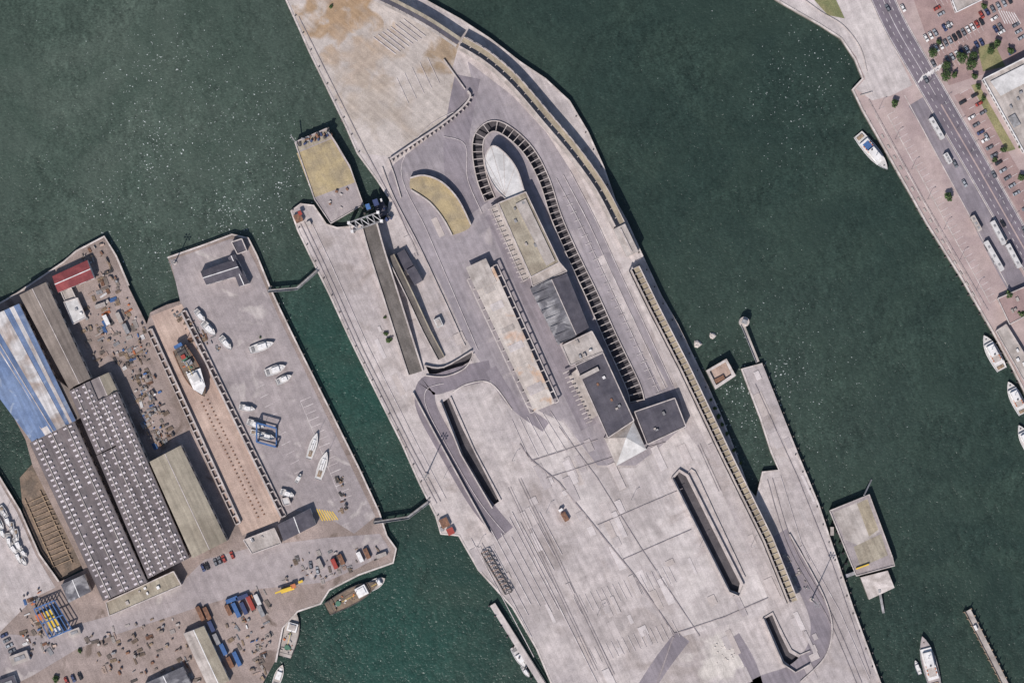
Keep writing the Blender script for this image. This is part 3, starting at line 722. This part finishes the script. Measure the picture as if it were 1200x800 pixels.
clutter('scrap_metal',[(150,440),(170,440),(205,510),(180,528)],60,junkc)
clutter('pipe_stack',[(90,745),(215,715),(235,800),(160,800),(100,775)],100,junk)
clutter('stacked_timber',[(340,650),(440,640),(452,652),(380,682),(330,690)],44,junk,1,4,2)
clutter('scrap_metal',[(260,700),(310,688),(320,720),(300,770),(270,760)],50,junkc)
clutter('scrap_metal',[(20,700),(45,690),(70,760),(30,770)],50,junkc)
clutter('boat_cradle',[(215,375),(235,372),(262,415),(248,412)],24,[M_wood,M_rust,M_steel,M_dsteel],1,4,1.6)
clutter('scrap_metal',[(200,365),(212,362),(222,380),(232,410),(222,405)],20,junk,1,3)
clutter('pallet_stack',[(395,560),(402,558),(406,598),(398,600)],24,[M_rust,M_wood,M_wood,M_dsteel],1,4,2)
clutter('fender_stack',[(905,640),(925,650),(950,690),(930,690)],30,[M_wall,M_steel,M_lroof],1,3,1.4)
clutter('stacked_timber',[(290,770),(320,735),(315,790),(300,800)],30,junk)
b=B()
for k in range(7):b.strip([(371+k*3,596+k*0.5),(378+k*3,610-k*.2)],1.2,.05,M_yel)
for k in range(16):
    c=lerp2((352,470),(400,585),k/15);b.strip([c,(c[0]+12,c[1]-5)],.6,.05,M_faint)
b.strip([(352,470),(400,585)],.5,.055,M_faint)
for k in range(10):
    c=lerp2((300,455),(345,555),k/9);b.strip([c,(c[0]+10,c[1]-5)],.5,.05,M_faint)
b.obj('painted_markings')
# ------------------------------------------------------------ boats
def boat_mesh(L_,W_,hull,deck,cab,kind,fb=1.1):
    b=B(True);n=12;st=[]
    for i in range(n+1):
        t=i/n;w=W_/2*(.78+.22*math.sin(min(t/.45,1)*math.pi/2))*(1 if t<.5 else math.cos((t-.5)/.5*math.pi/2)**.75 if t<1 else 0)
        st.append((-L_/2+L_*t,max(w,.02),fb+.5*t*t*fb))
    for s_ in(-1,1):
        for i in range(n):
            x0,w0,z0=st[i];x1,w1,z1=st[i+1]
            b.poly([(x0,s_*w0*.65,-.8),(x1*.97,s_*w1*.55,-.8),(x1,s_*w1,z1),(x0,s_*w0,z0)],hull)
            b.poly([(x0,s_*w0,z0),(x1,s_*w1,z1),(x1,s_*w1*.9,z1),(x0,s_*w0*.9,z0)],hull,True)
            b.poly([(x0,s_*w0*.9,z0),(x1,s_*w1*.9,z1),(x1,s_*w1*.9,z1-.35),(x0,s_*w0*.9,z0-.35)],hull)
            b.poly([(x0,0,z0-.3),(x1,0,z1-.3),(x1,s_*w1*.9,z1-.35),(x0,s_*w0*.9,z0-.35)],deck,True)
    b.poly([(-L_/2,-W_*.25,-.8),(-L_/2,W_*.25,-.8),(-L_/2,st[0][1],fb),(-L_/2,-st[0][1],fb)],hull)
    def cabin(x,l,w,z,h,top=None):
        b.box(x,0,l,w,z,z+h*.45,0,cab);b.box(x,0,l*.98,w*.97,z+h*.45,z+h*.8,0,M_glass,taper=.15);b.box(x,0,l*.98,w*.98,z+h*.8,z+h,0,cab,top or cab,taper=.2)
    if kind=='sail':
        b.box(L_*.05,0,L_*.4,W_*.5,fb-.3,fb+.45,0,cab,taper=.3);b.box(L_*.02,0,L_*.3,W_*.53,fb,fb+.25,0,M_glass)
        b.beam((L_*.08,0,fb),(L_*.08,0,fb+L_*1.1),.14,M_steel);b.beam((L_*.08,0,fb+1.3),(-L_*.34,0,fb+1.3),.16,M_steel);b.beam((L_*.06,0,fb+1.5),(-L_*.32,0,fb+1.5),.25,M_lroof)
        b.box(-L_*.3,0,L_*.22,W_*.45,fb-.34,fb-.1,0,M_wood)
    elif kind=='motor':
        cabin(L_*.02,L_*.36,W_*.66,fb-.3,1.6);b.box(L_*.27,0,L_*.18,W_*.4,fb-.1,fb+.4,0,cab,taper=.4);b.box(-L_*.36,0,L_*.12,W_*.6,fb-.3,fb+.1,0,M_steel if hull==M_white else M_white);b.beam((0,0,fb+1.3),(-.5,0,fb+2.6),.1,M_steel)
    elif kind=='fish':
        cabin(L_*.18,L_*.2,W_*.62,fb-.3,2.6,M_white);b.box(L_*.18,0,L_*.12,W_*.4,fb+2.3,fb+3,0,cab)
        b.beam((L_*.05,0,fb),(L_*.05,0,fb+5.5),.25,M_yel);b.beam((L_*.05,0,fb+4.5),(-L_*.2,0,fb+3),.2,M_yel)
        b.beam((-L_*.4,-W_*.38,fb),(-L_*.4,-W_*.38,fb+3),.25,M_dsteel);b.beam((-L_*.4,W_*.38,fb),(-L_*.4,W_*.38,fb+3),.25,M_dsteel);b.beam((-L_*.4,-W_*.38,fb+3),(-L_*.4,W_*.38,fb+3),.3,M_dsteel)
        b.cyl(-L_*.28,0,W_*.16,fb-.3,fb+.8,M_green,10)
        for k in range(12):b.box(U(-.42,.05)*L_,U(-.3,.3)*W_,U(.5,1.8),U(.4,1.2),fb-.3,fb+U(.1,.8),U(0,90),random.choice([M_orange,M_green,M_steel,M_wood,M_lroof,M_white]))
    else:
        cabin(-L_*.02,L_*.6,W_*.74,fb-.3,2.2);cabin(L_*.06,L_*.3,W_*.56,fb+1.9,2);b.box(-L_*.16,0,L_*.2,W_*.5,fb+1.92,fb+2.1,0,M_bluep if kind=='ferryb' else M_lroof)
        b.cyl(-L_*.05,0,.5,fb+1.9,fb+4.5,M_dsteel,8);b.beam((L_*.1,0,fb+3.8),(L_*.1,0,fb+7),.2,M_steel);b.beam((L_*.1,-1.2,fb+6),(L_*.1,1.2,fb+6),.12,M_steel)
        for s_ in(-1,1):
            for k in range(3):b.box(-L_*.2+k*L_*.07,s_*W_*.28,1.1,.5,fb+1.9,fb+2.4,0,M_orange)
        b.box(-L_*.42,0,L_*.08,W_*.5,fb-.3,fb+.3,0,M_wood)
        b.cyl(L_*.38,0,.4,fb+.2,fb+.9,M_dsteel,8)
    return b.mesh('boat')
def boat(name,x,y,ang,L_,W_,hull=M_white,deck=M_wroof,cab=M_white,kind='motor',z=-3.5,fb=1.1):
    inst(name,boat_mesh(L_,W_,hull,deck,cab,kind,fb),x,y,z,ang)
boat('passenger_boat',1023,178,50,27,8,M_white,M_wroof,M_white,'ferryb',fb=2)
boat('passenger_boat',1164,413,242,23,8,M_white,M_wroof,M_white,'ferry',fb=1.8)
boat('passenger_boat',1191,466,244,21,7.5,M_white,M_wroof,M_white,'ferry',fb=1.6)
boat('passenger_boat',1203,516,244,20,7,M_white,M_wroof,M_white,'ferry',fb=1.6)
boat('fishing_trawler',1089,776,255,32,9,M_steel,M_yardg,M_white,'ferry',fb=2.4)
boat('motor_boat',1076,782,250,9,3,M_navy)
boat('motor_boat',609,771,58,15,5)
boat('motor_boat',616,787,58,8,3)
boat('fishing_trawler',413,698,-28,34,10,M_dsteel,M_mud,M_white,'fish',fb=2.4)
boat('fishing_trawler',440,684,-30,13,6,M_white,M_lroof,M_white,'fish',fb=1.8)
boat('work_barge',340,744,-75,27,10,M_dsteel,M_lroof,M_lroof,'fish',fb=1.6)
boat('work_barge',326,792,-70,14,5,M_white,M_lroof,M_white,'motor',fb=1.2)
boat('trawler_on_slip',226,436,62,32,11,M_rust,M_mud,M_white,'fish',z=2,fb=2.6)
b=B();b.prism([(220,438),(236,431),(242,452),(238,462),(228,456)],4.4,6.4,M_bluep,M_white);b.box(230,442,10,9,6.4,8,62,M_white,M_wroof);b.box(214,412,14,10,4,5,62,M_rust,M_dsteel);b.box(210,405,4,10,4,6.5,62,M_bluep);b.box(222,425,6,9,4,7,62,M_navy,M_steel);b.box(216,418,5,5,5,6,62,M_redp2)
b.beam((214,408,5),(214,408,12),.4,M_white);b.beam((222,428,7),(222,428,13),.4,M_white);b.obj('ship_superstructure')
for (x,y,a,l,w,k) in((307,406,-18,15,5,'motor'),(323,433,-20,13,5,'motor'),(333,444,-25,10,4,'motor'),(300,497,20,11,4,'motor'),(367,522,-72,16,4.4,'sail'),(378,545,-72,17,5,'sail'),(245,385,45,11,4.6,'motor'),(235,370,50,9,3.6,'motor'),(265,402,50,10,4,'motor'),(337,578,20,9,4,'motor'),(290,478,10,10,3.6,'motor'),(303,508,15,10,3.6,'sail'),(350,560,-60,6,2.4,'motor')):
    boat('boat_on_hardstanding',x,y,a,l,w,kind=k,z=1)
for k in range(13):
    t=k/12;boat('boat_on_hardstanding',4+26*t+U(-3,3)+(k%2)*-9,600+56*t,60+U(-20,30),U(7,10),U(3,3.8),kind=random.choice(['sail','motor','motor']),z=.9)
b=B()
for s_ in(-1,1):
    for t in(0,1):
        c=(302+t*22,506+t*6+s_*11);b.beam((*c,0),(*c,7),.7,M_bluep)
        b.box(c[0],c[1],3,1.4,0,1.4,15,M_black)
    b.beam((302,506+s_*11,7),(324,512+s_*11,7),.9,M_bluep);b.beam((302,506+s_*11,2),(324,512+s_*11,2),.6,M_bluep)
b.beam((302,495,7),(302,517,7),.9,M_bluep);b.beam((324,501,1.6),(324,523,1.6),.6,M_bluep)
b.obj('travel_lift');boat('boat_on_hardstanding',313,511,15,10,4,kind='motor',z=1.2)
b=B();b.box(337,690,16,5,.8,2,-18,M_yel);b.box(344,686,6,5,2,3.6,-18,M_yel,M_orange);b.beam((342,687,3.6),(323,694,4.4),.9,M_yel);b.beam((350,682,1.6),(355,680,1.6),1.4,M_yel)
for k in(-5,0,5):
    for s_ in(-2.4,2.4):b.box(337+k,690-k*.3+s_,2.2,.9,0,1,-18,M_black)
b.obj('mobile_crane')
b=B();b.deck([(577,708,-1),(636,802,-1),(660,850,-1)],7,M_side,M_conc2,th=1.2)
for p in resamp([(577,708),(660,850)],14):b.cyl(p[0]-4,p[1]+2,1.1,-9,.2,M_dsteel,8)
b.wall([(580,706,-1),(640,800,-1)],.4,0,1.1,M_steel)
b.obj('finger_pier')
b=B();b.deck([(1134,715,-.5),(1158,762,-.5),(1185,815,-.5)],8,M_side,M_lroof,th=1.2);b.wall([(1131,717,-.5),(1182,817,-.5)],.6,0,1,M_wood)
for p in resamp([(1134,715),(1185,815)],9):b.cyl(p[0]+4,p[1]-2,.8,-9,1,M_wood,8);b.cyl(p[0]-4,p[1]+2,.8,-9,1,M_wood,8)
b.box(1143,735,6,3,-.5,1.4,63,M_white);b.obj('timber_pier')
b=B()
for p in resamp([(895,428),(962,592),(1002,712),(1035,800)],15):b.box(p[0]+1,p[1],1.8,1.2,-4,-.3,70,M_dsteel)
for p in resamp([(336,2),(384,104),(418,178)],11):b.box(p[0]-1,p[1],1.8,1.6,-4,.2,65,M_dsteel)
for p in resamp([(1002,108),(1085,262),(1160,385),(1195,450)],13):b.box(p[0]-1,p[1],1.4,1.6,-4,.3,60,M_dsteel)
for p in resamp([(300,300),(328,365),(443,600)],16):b.box(p[0]+1,p[1],1.6,1.3,-4,.2,60,M_dsteel)
b.obj('quay_fenders')
b=B()
for P in(offs(CENT[15:24],-3.5),offs(CENT[1:7],-3.5),offs(CENT[32:36],-3.5),offs(YARD[5:12],-3.5),offs(CENT[46:56],-3.5)):
    for p in resamp(P,22):b.cyl(p[0],p[1],.7,0,.8,M_dsteel,8,.9)
b.obj('mooring_bollards')
# ------------------------------------------------------------ east bank
EAST=[(870,-90),(908,0),(925,10),(960,30),(985,46),(1001,70),(1010,92),(998,105),(1010,130),(1050,200),(1085,262),(1125,325),(1160,385),(1185,430),(1205,470),(1330,690),(1330,-90)]
b=B();b.prism(EAST,-9,0,M_side,M_brick);b.obj('town_quay')
b=B();b.wall(offs(EAST[1:15],-1.2),2.2,0,.4,M_cope);b.obj('quay_coping')
b=B();b.sheet([(912,0),(950,0),(1035,0),(1050,60),(1069,100),(1045,112),(1022,118),(1003,104),(1014,92),(1003,66),(985,44),(950,22)],.03,M_conc2);b.obj('promenade')
b=B();b.wall(smooth([(935,-6),(962,14),(988,30),(1008,56),(1016,84)],5),.8,0,.6,M_wall);b.obj('promenade_wall')
b=B();b.sheet([(945,-10),(975,-10),(990,22),(970,18)],.06,M_grass);b.sheet([(1145,55),(1165,50),(1178,78),(1152,84)],.09,M_grass);b.sheet([(1138,100),(1146,98),(1190,175),(1180,178)],.09,M_grass);b.obj('lawn')
b=B();rd=smooth([(1022,-30),(1048,28),(1078,80),(1110,135),(1155,212),(1225,335)],5)
b.strip(rd,27,.06,M_dark)
b.strip(smooth([(1075,118),(1100,160),(1135,225),(1175,305),(1210,365)],5),24,.055,M_asph2)
b.obj('road')
b=B()
b.sheet([(1064,-20),(1260,-20),(1260,60),(1215,60),(1160,85),(1112,100),(1092,62)],.05,M_redp);b.sheet([(1118,112),(1138,104),(1230,260),(1230,300),(1222,300)],.05,M_redp);b.obj('car_park')
b=B()
for o in(-13.5,13.5):b.wall(offs(rd,o),1,0,.18,M_cope)
b.wall(offs(rd,0)[14:],1.6,.05,.22,M_brick);b.obj('kerb')
b=B()
for o in(-12,12):b.strip(offs(rd,o),.5,.08,M_paint)
for o in(-6,6):
    for i,p in enumerate(resamp(offs(rd,o),9)):
        a=math.radians(p[2]);b.strip([(p[0],p[1]),(p[0]+4*math.cos(a),p[1]+4*math.sin(a))],.5,.08,M_paint)
b.strip(rd[:14],.5,.08,M_paint)
for k in range(8):b.strip([(1076+k*3.3,97-k*2.0),(1070+k*3.3+12,88-k*2.0)],1.6,.085,M_paint)
for k in range(7):b.strip([(1170+k*3,12+k*.5),(1178+k*3,28)],1.0,.08,M_paint)
for k in range(34):
    c=lerp2((1040,135),(1160,355),k/33);b.strip([c,(c[0]+9,c[1]-5)],.5,.06,M_faint)
for (p,q_) in(((1040,135),(1160,355)),((1026,135),(1150,358)),((1060,112),(1190,352))):b.strip([p,q_],.9,.07,M_cope)
for k in range(16):
    c=lerp2((1034,160),(1140,345),k/15);b.box(c[0],c[1],5,2.2,0,.5,60,M_cope,M_lroof)
for k in range(18):
    c=lerp2((1125,110),(1215,262),k/17);b.strip([c,(c[0]+9,c[1]-5)],.4,.08,M_paint)
for (p,q_,n) in(((1090,66),(1150,32),14),((1098,4),(1140,-14),9),((1110,78),(1155,56),12)):
    for k in range(n):
        c=lerp2(p,q_,k/(n-1));b.strip([(c[0]-2.5,c[1]-4.5),(c[0]+2.5,c[1]+4.5)],.4,.08,M_faint)
b.obj('painted_markings')
b=B();
for p in resamp([(1018,118),(1085,240),(1158,365)],8):b.beam((p[0],p[1],0),(p[0],p[1],1.1),.15,M_steel)
b.wall([(1018,118,1),(1085,240,1),(1158,365,1)],.3,0,.1,M_steel);b.wall([(1008,112),(1022,108)],1,0,.8,M_cope);b.obj('quay_railing')
b=B();slabroof(b,[(1150,94),(1205,66),(1255,150),(1198,180)],7,M_white,M_lroof,par=.8,units=10)
b.prism([(1158,97),(1198,77),(1208,94),(1170,114)],7.1,8.2,M_wall,M_wroof);b.box(1186,143,14,9,7,8,60,M_steel,M_steel);b.obj('commercial_building')
b=B();slabroof(b,[(1108,-14),(1150,-32),(1160,-4),(1119,16)],7,M_white,M_lroof,units=5);b.obj('commercial_building')
b=B();slabroof(b,[(1168,350),(1200,336),(1216,362),(1182,380)],3.4,M_wall,M_redp,units=3);b.obj('fish_market_stall')
b=B();slabroof(b,[(1166,388),(1178,380),(1215,440),(1200,448)],2.8,M_wall,M_lroof,units=3);b.obj('quay_kiosk')
def car_mesh(paint):
    b=B(True)
    P=[(-2.1,.35),(-2.15,.8),(-1.9,.95),(1.0,.95),(1.95,.8),(2.15,.6),(2.15,.35)]
    w=.86
    for s_ in(-1,1):b.poly([(x,s_*w,z) for x,z in P],paint)
    for i in range(len(P)-1):b.poly([(P[i][0],-w,P[i][1]),(P[i+1][0],-w,P[i+1][1]),(P[i+1][0],w,P[i+1][1]),(P[i][0],w,P[i][1])],paint)
    bt=[(-1.75,-.8),(.95,-.8),(.95,.8),(-1.75,.8)];tp=[(-1.3,-.62),(.3,-.62),(.3,.62),(-1.3,.62)]
    for i in range(4):
        j=(i+1)%4;b.poly([(*bt[i],.95),(*bt[j],.95),(*tp[j],1.42),(*tp[i],1.42)],M_glass)
    b.box(-.5,0,1.62,1.26,1.41,1.46,0,paint)
    for x in(-1.3,1.35):
        for y in(-.8,.8):
            pts=[(x+.32*math.cos(k*.785),.32+.32*math.sin(k*.785)) for k in range(8)]
            for yy in(y-.1,y+.1):b.poly([(p[0],yy,p[1]) for p in pts],M_black)
            for k in range(8):
                p,q_=pts[k],pts[(k+1)%8];b.poly([(p[0],y-.1,p[1]),(q_[0],y-.1,q_[1]),(q_[0],y+.1,q_[1]),(p[0],y+.1,p[1])],M_black)
    for y in(-.6,.6):b.box(2.14,y,.06,.3,.6,.72,0,M_white);b.box(-2.13,y,.06,.3,.7,.85,0,M_redp2)
    return b.mesh('parked_car')
CM=[car_mesh(m) for m in(M_white,M_silver,M_grey,M_blk,M_redp2,M_navy,M_white,M_silver,M_grey)]
def car(x,y,a):inst('parked_car',random.choice(CM),x,y,.09,a+U(-2,2)+random.choice([0,180]),1.05)
def row(p,q_,n,a,fill=.8):
    for k in range(n):
        if R()<fill:c=lerp2(p,q_,k/max(1,n-1));car(c[0],c[1],a)
row((1092,60),(1150,26),12,60,.85);row((1085,45),(1112,30),6,60,.8);row((1098,10),(1112,30),4,-30,.8)
row((1150,18),(1196,-6),8,60,.6);row((1128,120),(1212,262),17,-30,.8);row((1142,112),(1152,132),3,-30,.6);row((1165,22),(1186,62),6,-30,.7)
row((1155,40),(1172,32),4,60,.8);row((1190,30),(1200,52),4,-30,.8);row((1110,70),(1150,50),8,60,.6);row((1150,150),(1186,215),7,60,.4)
row((238,665),(272,650),8,65,.9);row((2,738),(14,762),5,-25,.8);row((364,662),(372,668),2,80,1);row((70,800),(110,786),6,65,.6)
row((1058,10),(1200,270),5,61,.7);row((1040,10),(1175,262),4,61,.5);row((1148,275),(1190,350),6,61,.5);row((1108,170),(1130,215),3,61,.6)
def bus(name,x,y,a,l,m,w=2.6,h=3.1):
    b=B(True)
    o=[(-l/2,-w/2+.2),(-l/2+.2,-w/2),(l/2-.5,-w/2),(l/2,-w/2+.5),(l/2,w/2-.5),(l/2-.5,w/2),(-l/2+.2,w/2),(-l/2,w/2-.2)]
    b.prism(o,.4,1.4,m);b.prism([(x_*.995,y_*.985) for x_,y_ in o],1.4,2.5,M_glass);b.prism(o,2.5,h,m,M_wroof if m==M_white else m)
    for k in range(3):b.box(-l*.3+k*l*.3,0,1.3,1,h,h+.22,0,M_steel)
    for s_ in(-1,1):
        for k in range(int(l/1.6)):b.box(-l/2+.8+k*1.6,s_*w*.494,.15,.06,1.4,2.5,0,m)
        for xx in(-l*.3,l*.33):
            pts=[(xx+.48*math.cos(k*.785),.48+.48*math.sin(k*.785)) for k in range(8)];b.poly([(p[0],s_*w*.505,p[1]) for p in pts],M_black)
    inst(name,b.mesh(name),x,y,.09,a,1.1)
bus('coach',1097,151,60,13,M_white);bus('coach',1164,300,60,18,M_white);bus('coach',1169,273,62,14,M_white);bus('coach',1187,300,62,14,M_white);bus('delivery_van',1143,262,61,9,M_lroof);bus('delivery_van',1110,186,61,6,M_white)
# trees
def tree_mesh(r,h,n=700):
    b=B(True);b.cyl(0,0,.25,0,h*.5,M_bark,7,.14)
    cl_=[]
    for k in range(9):
        a=k*2.4;rr=r*U(.25,.72);c=(math.cos(a)*rr,math.sin(a)*rr,h*U(.5,.85));cl_.append((c,r*U(.3,.5)));b.beam((0,0,h*.4),c,.12,M_bark)
    cl_.append(((0,0,h*.85),r*.5))
    for k in range(n):
        c,cr_=random.choice(cl_);d=Vector((random.gauss(0,1),random.gauss(0,1),random.gauss(0,1))).normalized()*cr_*U(.6,1.05)
        p=Vector(c)+d;s_=U(.22,.5);t1=d.orthogonal().normalized();t1.rotate(Quaternion(d.normalized(),U(0,6)));t2=d.cross(t1).normalized();t1=(t1+d.normalized()*U(-.6,.6)).normalized()
        b.poly([tuple(p-t1*s_),tuple(p+t2*s_*.6),tuple(p+t1*s_),tuple(p-t2*s_*.6)],M_leaf if R()<.55 else M_leaf2)
    return b.mesh('tree')
TM=[tree_mesh(3.4,6.5),tree_mesh(2.6,5),tree_mesh(4.4,8,1100)]
for(x,y,s_,k) in((1048,122,1,1),(1111,231,1.1,1),(1181,345,1,1),(1196,368,1,1),(1092,63,1,0),(1108,78,1,0),(1107,90,1.1,0),(1126,68,1,2),(1136,76,1,2),(1140,66,.9,0),(1168,52,1,1),(1183,60,.9,1),(1160,60,.8,0),(1146,102,.8,1),(1152,116,.7,1),(1196,170,1,1),(1175,176,.8,1),(1197,208,1,1),(1100,50,.7,1),(1152,8,.8,1),(1165,188,.7,1),(1118,88,.8,1),(1141,90,.8,1)):
    inst('tree',TM[k],x,y,0,U(0,360),s_)
for(x,y,s_) in((456,398,.8),(452,391,.6),(451,372,.4),(838,478,.5),(842,488,.6),(846,497,.5),(852,508,.5),(833,468,.4),(860,527,.5),(868,542,.4),(66,795,.9),(94,762,.6),(305,395,.3),(388,8,.5)):
    inst('shrub',TM[1],x,y,-1.2*s_*1.2,U(0,360),s_)
def lamp(x,y):
    b=B();b.cyl(x,y,.25,0,8,M_steel,6,.15);b.beam((x,y,8),(x+3,y-1.5,8.3),.14,M_steel);b.box(x+3,y-1.5,1.6,.7,8.2,8.4,-27,M_steel);b.obj('street_lamp')
for p in resamp([(1090,95),(1130,165),(1185,262)],32):lamp(p[0],p[1])
for p in resamp([(1030,128),(1150,350)],40):lamp(p[0],p[1])
for p in((640,600),(740,585),(560,640),(820,640),(700,720),(600,540),(880,640),(520,560)):lamp(*p)
# ------------------------------------------------------------ light, sky, camera
w=bpy.data.worlds.new('World');sc.world=w;w.use_nodes=True;nt=w.node_tree
sk=nt.nodes.new('ShaderNodeTexSky');sk.sky_type='NISHITA';sk.sun_disc=False
el=math.radians(49);sk.sun_elevation=el;sk.sun_rotation=math.radians(205)
bg=nt.nodes['Background'];bg.inputs['Strength'].default_value=.115;nt.links.new(sk.outputs[0],bg.inputs[0])
sl=bpy.data.lights.new('sun','SUN');sl.energy=4.85;sl.angle=math.radians(.5);sl.color=(1,.955,.905)
so=bpy.data.objects.new('sun',sl);sc.collection.objects.link(so)
d=Vector((.42*math.cos(el),.907*math.cos(el),-math.sin(el)));so.rotation_euler=d.to_track_quat('-Z','Y').to_euler();so.location=(-200,-300,400)
cam=bpy.data.cameras.new('camera');co=bpy.data.objects.new('camera',cam);sc.collection.objects.link(co)
co.location=(0,0,1700);co.rotation_euler=(0,0,0);cam.sensor_width=36;cam.lens=36*1700/600;cam.clip_end=20000;cam.clip_start=10
sc.camera=co
sc.view_settings.view_transform='Standard';sc.view_settings.look='None';sc.view_settings.exposure=0
